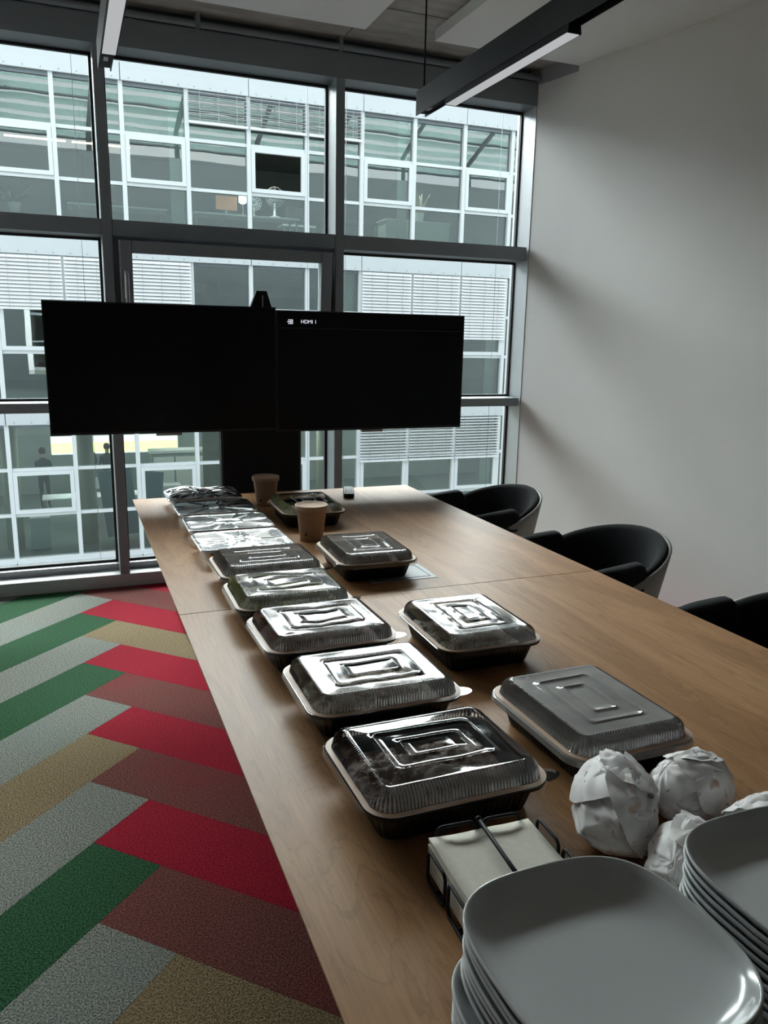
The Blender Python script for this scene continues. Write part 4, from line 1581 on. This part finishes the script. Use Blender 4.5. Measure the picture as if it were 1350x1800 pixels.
dz0 = storey_floor_z(0) + 0.03
dz1 = storey_floor_z(1) + 0.03
dz2 = storey_floor_z(2) + 0.03
desk(4.35, 20.6, 0, 2.6, 0.8, 'pale desk behind the upper glazing left of the open sash', M['white'])
desk(7.05, 20.5, 0, 1.3, 0.8, 'dark desk behind the upper right glazing', M['dark'])
desk(1.35, 20.6, 0, 2.2, 0.8, 'long desk behind the upper left glazing', M['white'])
monitor(3.90, 20.6, dz0 + 0.74, 'orange-backed monitor behind the upper glazing', M['orange'])
monitor(1.2, 20.6, dz0 + 0.74, 'dark monitor on the upper left desk', M['dark'])
monitor(5.9, 21.6, dz0 + 0.74, 'dark monitor right of the desk fan', M['dark'])
desk(5.95, 21.6, 0, 0.9, 0.6, 'small desk right of the desk fan', M['white'])
dl = tag(empty('desk_lamp', (4.30, 20.55, dz0 + 0.74)), 'glowing white desk lamp beside the orange monitor', 'lamp')
MB().lathe([(0.09, 0), (0.09, 0.02), (0.012, 0.03), (0.012, 0.32)], 16).build('base', M['flap'], dl)
MB().lathe([(0.05, 0.30), (0.10, 0.34), (0.10, 0.50), (0.05, 0.54)], 16).build('shade', M['lamp_white'], dl)


def fan(x, y, z, s, label):
    r = tag(empty('desk_fan', (x, y, z)), label, 'fan', 'desk fans in the opposite offices')
    MB().lathe([(0.12 * s, 0), (0.12 * s, 0.02 * s), (0.03 * s, 0.05 * s), (0.022 * s, 0.30 * s)], 18).build('stand', M['white'], r)
    g = MB()
    for rr in (0.20, 0.15, 0.09):
        g.tube([(rr * s * math.cos(R(15 * k)), -0.05 * s, 0.42 * s + rr * s * math.sin(R(15 * k))) for k in range(24)], 0.007 * s, 6, True)
    for k in range(12):
        t = R(30 * k)
        g.tube([(0.03 * s * math.cos(t), -0.06 * s, 0.42 * s + 0.03 * s * math.sin(t)), (0.20 * s * math.cos(t), -0.05 * s, 0.42 * s + 0.20 * s * math.sin(t))], 0.004 * s, 5)
    g.build('grille', M['white'], r)
    for k in range(3):
        t = R(120 * k + 20)
        mt = Matrix.Translation((0, 0, 0.42 * s)) @ Matrix.Rotation(t, 4, 'Y') @ Matrix.Rotation(R(18), 4, 'X')
        MB().bevbox(0.03 * s, 0.17 * s, -0.004 * s, 0.004 * s, -0.05 * s, 0.05 * s, 0.004, mt).build('blade', M['flap'], r)
    return r


fan(5.05, 20.35, dz0 + 0.74, 1.15, 'white desk fan behind the upper glazing under the open sash')
fan(4.62, 20.75, dz0 + 0.74, 0.9, 'smaller fan left of the white desk fan')


def leaves(x, y, z, n, ln, wd_, label, name, mat, seed, droop):
    r = tag(empty(name, (x, y, z)), label, 'plant', 'plants in the opposite offices')
    MB().lathe([(0.10, 0), (0.14, 0.24), (0.13, 0.245), (0.11, 0.20)], 18).build('pot', M['white'], r)
    rnd = random.Random(seed)
    for k in range(n):
        a = R(360 * k / n + rnd.uniform(-15, 15))
        L = ln * rnd.uniform(0.75, 1.1)
        el = rnd.uniform(0.5, 1.2)
        mb = MB()
        rings = []
        for q in range(7):
            f = q / 6
            c = Vector((math.cos(a) * L * f * math.cos(el), math.sin(a) * L * f * math.cos(el), 0.2 + L * f * math.sin(el) - droop * f * f))
            s = Vector((-math.sin(a), math.cos(a), 0)) * wd_ * math.sin(math.pi * (0.12 + 0.86 * f))
            rings.append([c - s, c + Vector((0, 0, 0.006)), c + s, c - Vector((0, 0, 0.006))])
        mb.loft(rings, True, True, True)
        mb.build('leaf', mat, r)
    return r


leaves(-0.85, 20.2, dz0 + 0.40, 13, 0.75, 0.055, 'dark spiky potted plant behind the upper left glazing', 'potted_plant', M['leaf'], 2, 0.25)
leaves(8.9, 20.2, dz0 + 0.86, 9, 0.62, 0.05, 'dry straw-coloured plant behind the upper right glazing', 'dried_plant', M['straw'], 5, 0.0)
cr = tag(empty('plant_crate', (-0.85, 20.2, dz0)), 'dark slatted planter under the spiky plant', 'planter')
for k in range(4):
    MB().bevbox(-0.9, 0.9, -0.2, 0.2, 0.005 + 0.1 * k, 0.085 + 0.1 * k, 0.006).build('slat', M['dark'], cr)
cb = tag(empty('counter', (8.9, 20.2, dz0)), 'pale green counter under the dry plant', 'counter')
MB().bevbox(-1.05, 0.75, -0.3, 0.3, 0.0, 0.82, 0.01).build('body', M['curtain'], cb)
MB().bevbox(-1.08, 0.78, -0.33, 0.33, 0.82, 0.86, 0.01).build('top', M['white'], cb)

for x, w, h, d, label, mat in ((2.25, 0.75, 1.15, 2.2, 'white cabinet left of the standing cylinder in the lowest storey', M['white']), (3.1, 0.5, 0.55, 1.4, 'low white box at the lowest glazing', M['white']), (-0.80, 0.45, 0.75, 1.0, 'small white cabinet at the lower left glazing', M['white'])):
    r = tag(empty('storage_cabinet', (x, BY + d, dz2)), label, 'cabinet', 'cabinets in the opposite offices')
    MB().bevbox(-w / 2, w / 2, -0.22, 0.22, 0, h, 0.008).build('body', mat, r)
    MB().bevbox(-w / 2 + 0.02, w / 2 - 0.02, -0.235, -0.22, 0.03, h - 0.03, 0.004).build('door', mat, r)
tag(MB().lathe([(0.055, 0), (0.055, 0.68), (0.05, 0.70)], 18, (0, 0, 0)).build('document_tube', M['curtain'], None, True, (2.72, BY + 1.2, dz2)), 'pale upright tube beside the white cabinet', 'tube')
for k, (x, tilt, w, h) in enumerate(((1.12, -6, 0.80, 1.75), (1.75, 6, 0.5, 1.6))):
    mt = Matrix.Rotation(R(tilt), 4, 'Y') @ Matrix.Rotation(R(-6), 4, 'X')
    o = MB().bevbox(-w / 2, w / 2, -0.02, 0.02, 0.08, h, 0.006, mt).build('leaning_board', M['blue'], None, True, (x, BY + 1.3 + 0.25 * k, dz2))
    tag(o, ('wider' if k == 0 else 'narrower') + ' blue-grey board leaning behind the lower left glazing', 'board')
desk(0.5, 22.4, 2, 2.6, 0.7, 'desk with people behind it in the lowest storey', M['white'])
shelf = tag(empty('sideboard', (2.9, 22.3, dz2)), 'white sideboard with drawers in the lowest storey', 'sideboard')
MB().bevbox(-0.9, 0.9, -0.25, 0.25, 0.0, 1.85, 0.01).build('body', M['int_wall'], shelf)
MB().bevbox(-0.95, 0.95, -0.3, 0.3, 1.85, 1.92, 0.01).build('top', M['white'], shelf)
for k in range(3):
    MB().bevbox(-0.85 + 0.58 * k, -0.31 + 0.58 * k, -0.262, -0.25, 0.1, 1.75, 0.006).build('door', M['white'], shelf)
monitor(0.35, 22.5, dz2 + 0.74, 'white-backed monitor on the desk in the lowest storey', M['white'], 0.6)


# warm tube lamps behind the upper left glazing
for k, x in enumerate((-1.9, -0.35, 1.15)):
    r = tag(empty('tube_lamp', (x, 22.2, Z(Z0) - 0.62)), ('leftmost', 'middle', 'rightmost')[k] + ' warm glowing tube lamp behind the upper left glazing', 'lamp', 'warm tube lamps')
    MB().bevbox(-0.70, 0.70, -0.04, 0.04, 0.03, 0.07, 0.005).build('housing', M['dark'], r)
    MB().tube([(-0.68, 0, 0.015), (0.68, 0, 0.015)], 0.022, 8).build('tube', M['warm'], r)
    for s in (-0.5, 0.5):
        MB().tube([(s, 0, 0.07), (s, 0, 0.64)], 0.006, 6).build('cable', M['dark'], r)


def person(x, y, f, rz, seat, label):
    z = storey_floor_z(f) + 0.03
    r = tag(empty('person', (x, y, z), rz), label, 'person', 'people in the opposite office')
    hip = 0.92 if not seat else 0.52
    sk = [((0, 0, hip), 0.13), ((0, 0, hip + 0.22), 0.12), ((0, 0.02, hip + 0.45), 0.135), ((0, 0.02, hip + 0.52), 0.06), ((0, 0.03, hip + 0.60), 0.055)]
    verts = [p for p, _ in sk]
    rad = [q for _, q in sk]
    edges = [(0, 1), (1, 2), (2, 3), (3, 4)]
    # head
    verts += [(0, 0.04, hip + 0.68), (0, 0.05, hip + 0.77)]
    rad += [0.085, 0.075]
    edges += [(4, 5), (5, 6)]
    for s in (-1, 1):
        b = len(verts)
        verts += [(s * 0.17, 0.02, hip + 0.44), (s * 0.24, 0.02, hip + 0.18), (s * 0.20, 0.24, hip + 0.12), (s * 0.18, 0.33, hip + 0.14)]
        rad += [0.06, 0.045, 0.038, 0.03]
        edges += [(2, b), (b, b + 1), (b + 1, b + 2), (b + 2, b + 3)]
        b = len(verts)
        if seat:
            verts += [(s * 0.09, 0.03, hip - 0.02), (s * 0.11, 0.42, hip), (s * 0.11, 0.42, 0.06), (s * 0.11, 0.55, 0.04)]
        else:
            verts += [(s * 0.09, 0.0, hip - 0.06), (s * 0.10, 0.02, 0.48), (s * 0.10, 0.0, 0.08), (s * 0.10, 0.14, 0.04)]
        rad += [0.09, 0.065, 0.045, 0.04]
        edges += [(0, b), (b, b + 1), (b + 1, b + 2), (b + 2, b + 3)]
    me = bpy.data.meshes.new('body')
    me.from_pydata(verts, edges, [])
    o = link('body', me, M['cloth'], r)
    sm = o.modifiers.new('skin', 'SKIN')
    for i_, q in enumerate(rad):
        me.skin_vertices[0].data[i_].radius = (q, q * 0.85)
    me.skin_vertices[0].data[0].use_root = True
    ss = o.modifiers.new('sub', 'SUBSURF')
    ss.levels = 1
    ss.render_levels = 2
    bpy.context.view_layer.update()
    dg = bpy.context.evaluated_depsgraph_get()
    me2 = bpy.data.meshes.new_from_object(o.evaluated_get(dg))
    o.modifiers.clear()
    o.data = me2
    me2.materials.clear()
    me2.materials.append(M['cloth'])
    me2.materials.append(M['skin'])
    for p in me2.polygons:
        p.use_smooth = True
        if p.center.z > hip + 0.56 or (p.center.y > 0.27 and p.center.z > hip + 0.05 and abs(p.center.x) > 0.13):
            p.material_index = 1
    hr = MB().lathe([(0.01, 0.10), (0.06, 0.085), (0.094, 0.03), (0.096, -0.03), (0.080, -0.08), (0.05, -0.09)], 18, (0, 0.02, hip + 0.755))
    hr.build('hair', M['hair'], r)
    return r


person(0.50, 26.0, 2, R(150), False, 'person in dark clothes standing tallest before the bright far window')
person(0.98, 25.2, 2, R(195), False, 'person in dark clothes just right of the one before the far window')
person(-0.80, 24.6, 2, R(200), False, 'person in dark clothes at the left end behind the desk')

# flowering field beyond, seen through the lowest storey
tag(MB().box(-30, 40, 28.5, 32.3, Z(-9.0), Z(-4.2)).build('flower_field', M['field']), 'strip of yellow-green flowering field seen through the far offices', 'field', None, 'stuff')

# ------------------------------------------------------------------ courtyard and our own outside
tag(MB().box(-60, 70, YG - 12, 50, Z(-9.3), Z(-9.0)).build('ground', M['ground']), 'courtyard ground', kind='structure')
tag(MB().box(-9, XL - 0.2, YF, YG + 0.06, Z(-9), Z(6.4)).build('wall_outer_west', M['ext']), 'dark cladding outside, beyond the left wall', kind='structure')
tag(MB().box(XR + 0.2, 24, YF, YG + 0.06, Z(-9), Z(6.4)).build('wall_outer_east', M['ext']), 'dark cladding outside, beyond the right wall', kind='structure')
tag(MB().box(XL - 0.2, XR + 0.2, YF, YG + 0.06, ZC + 0.25, Z(6.4)).build('wall_outer_upper', M['ext']), 'dark cladding outside above the room', kind='structure')
tag(MB().box(XL - 0.2, XR + 0.2, YF, YG + 0.06, Z(-9), -0.16).build('wall_outer_lower', M['ext']), 'dark cladding outside below the room', kind='structure')
# glazed roof canopy of our own building, mirrored in the upper glazing opposite
can = tag(empty('glass_canopy', (7.5, YG, Z(6.4))), 'glass louvre canopy mirrored in the top glazing across the courtyard', 'canopy')
nsl = 9
for k in range(nsl):
    f = k / (nsl - 1)
    y = -1.0 + 4.0 * f
    z = 0.75 + 1.90 * f
    mt = Matrix.Translation((0, y, z)) @ Matrix.Rotation(R(52), 4, 'X')
    MB().box(-16.5, 16.5, -0.12, 0.12, -0.01, 0.01, mt).build('slat', M['canopy_glass'], can)
for q in range(-5, 6):
    x = q * 3.1
    MB().tube([(x, 0.0, 0.0), (x, 0.0, 0.9), (x + 0.2, 2.95, 2.4)], 0.09, 8).build('strut', M['strut'], can)
for f in (0.0, 0.5, 1.0):
    y, z = -1.0 + 4.0 * f, 0.60 + 1.90 * f
    MB().tube([(-16.5, y, z), (16.5, y, z)], 0.05, 8).build('rail', M['strut'], can)
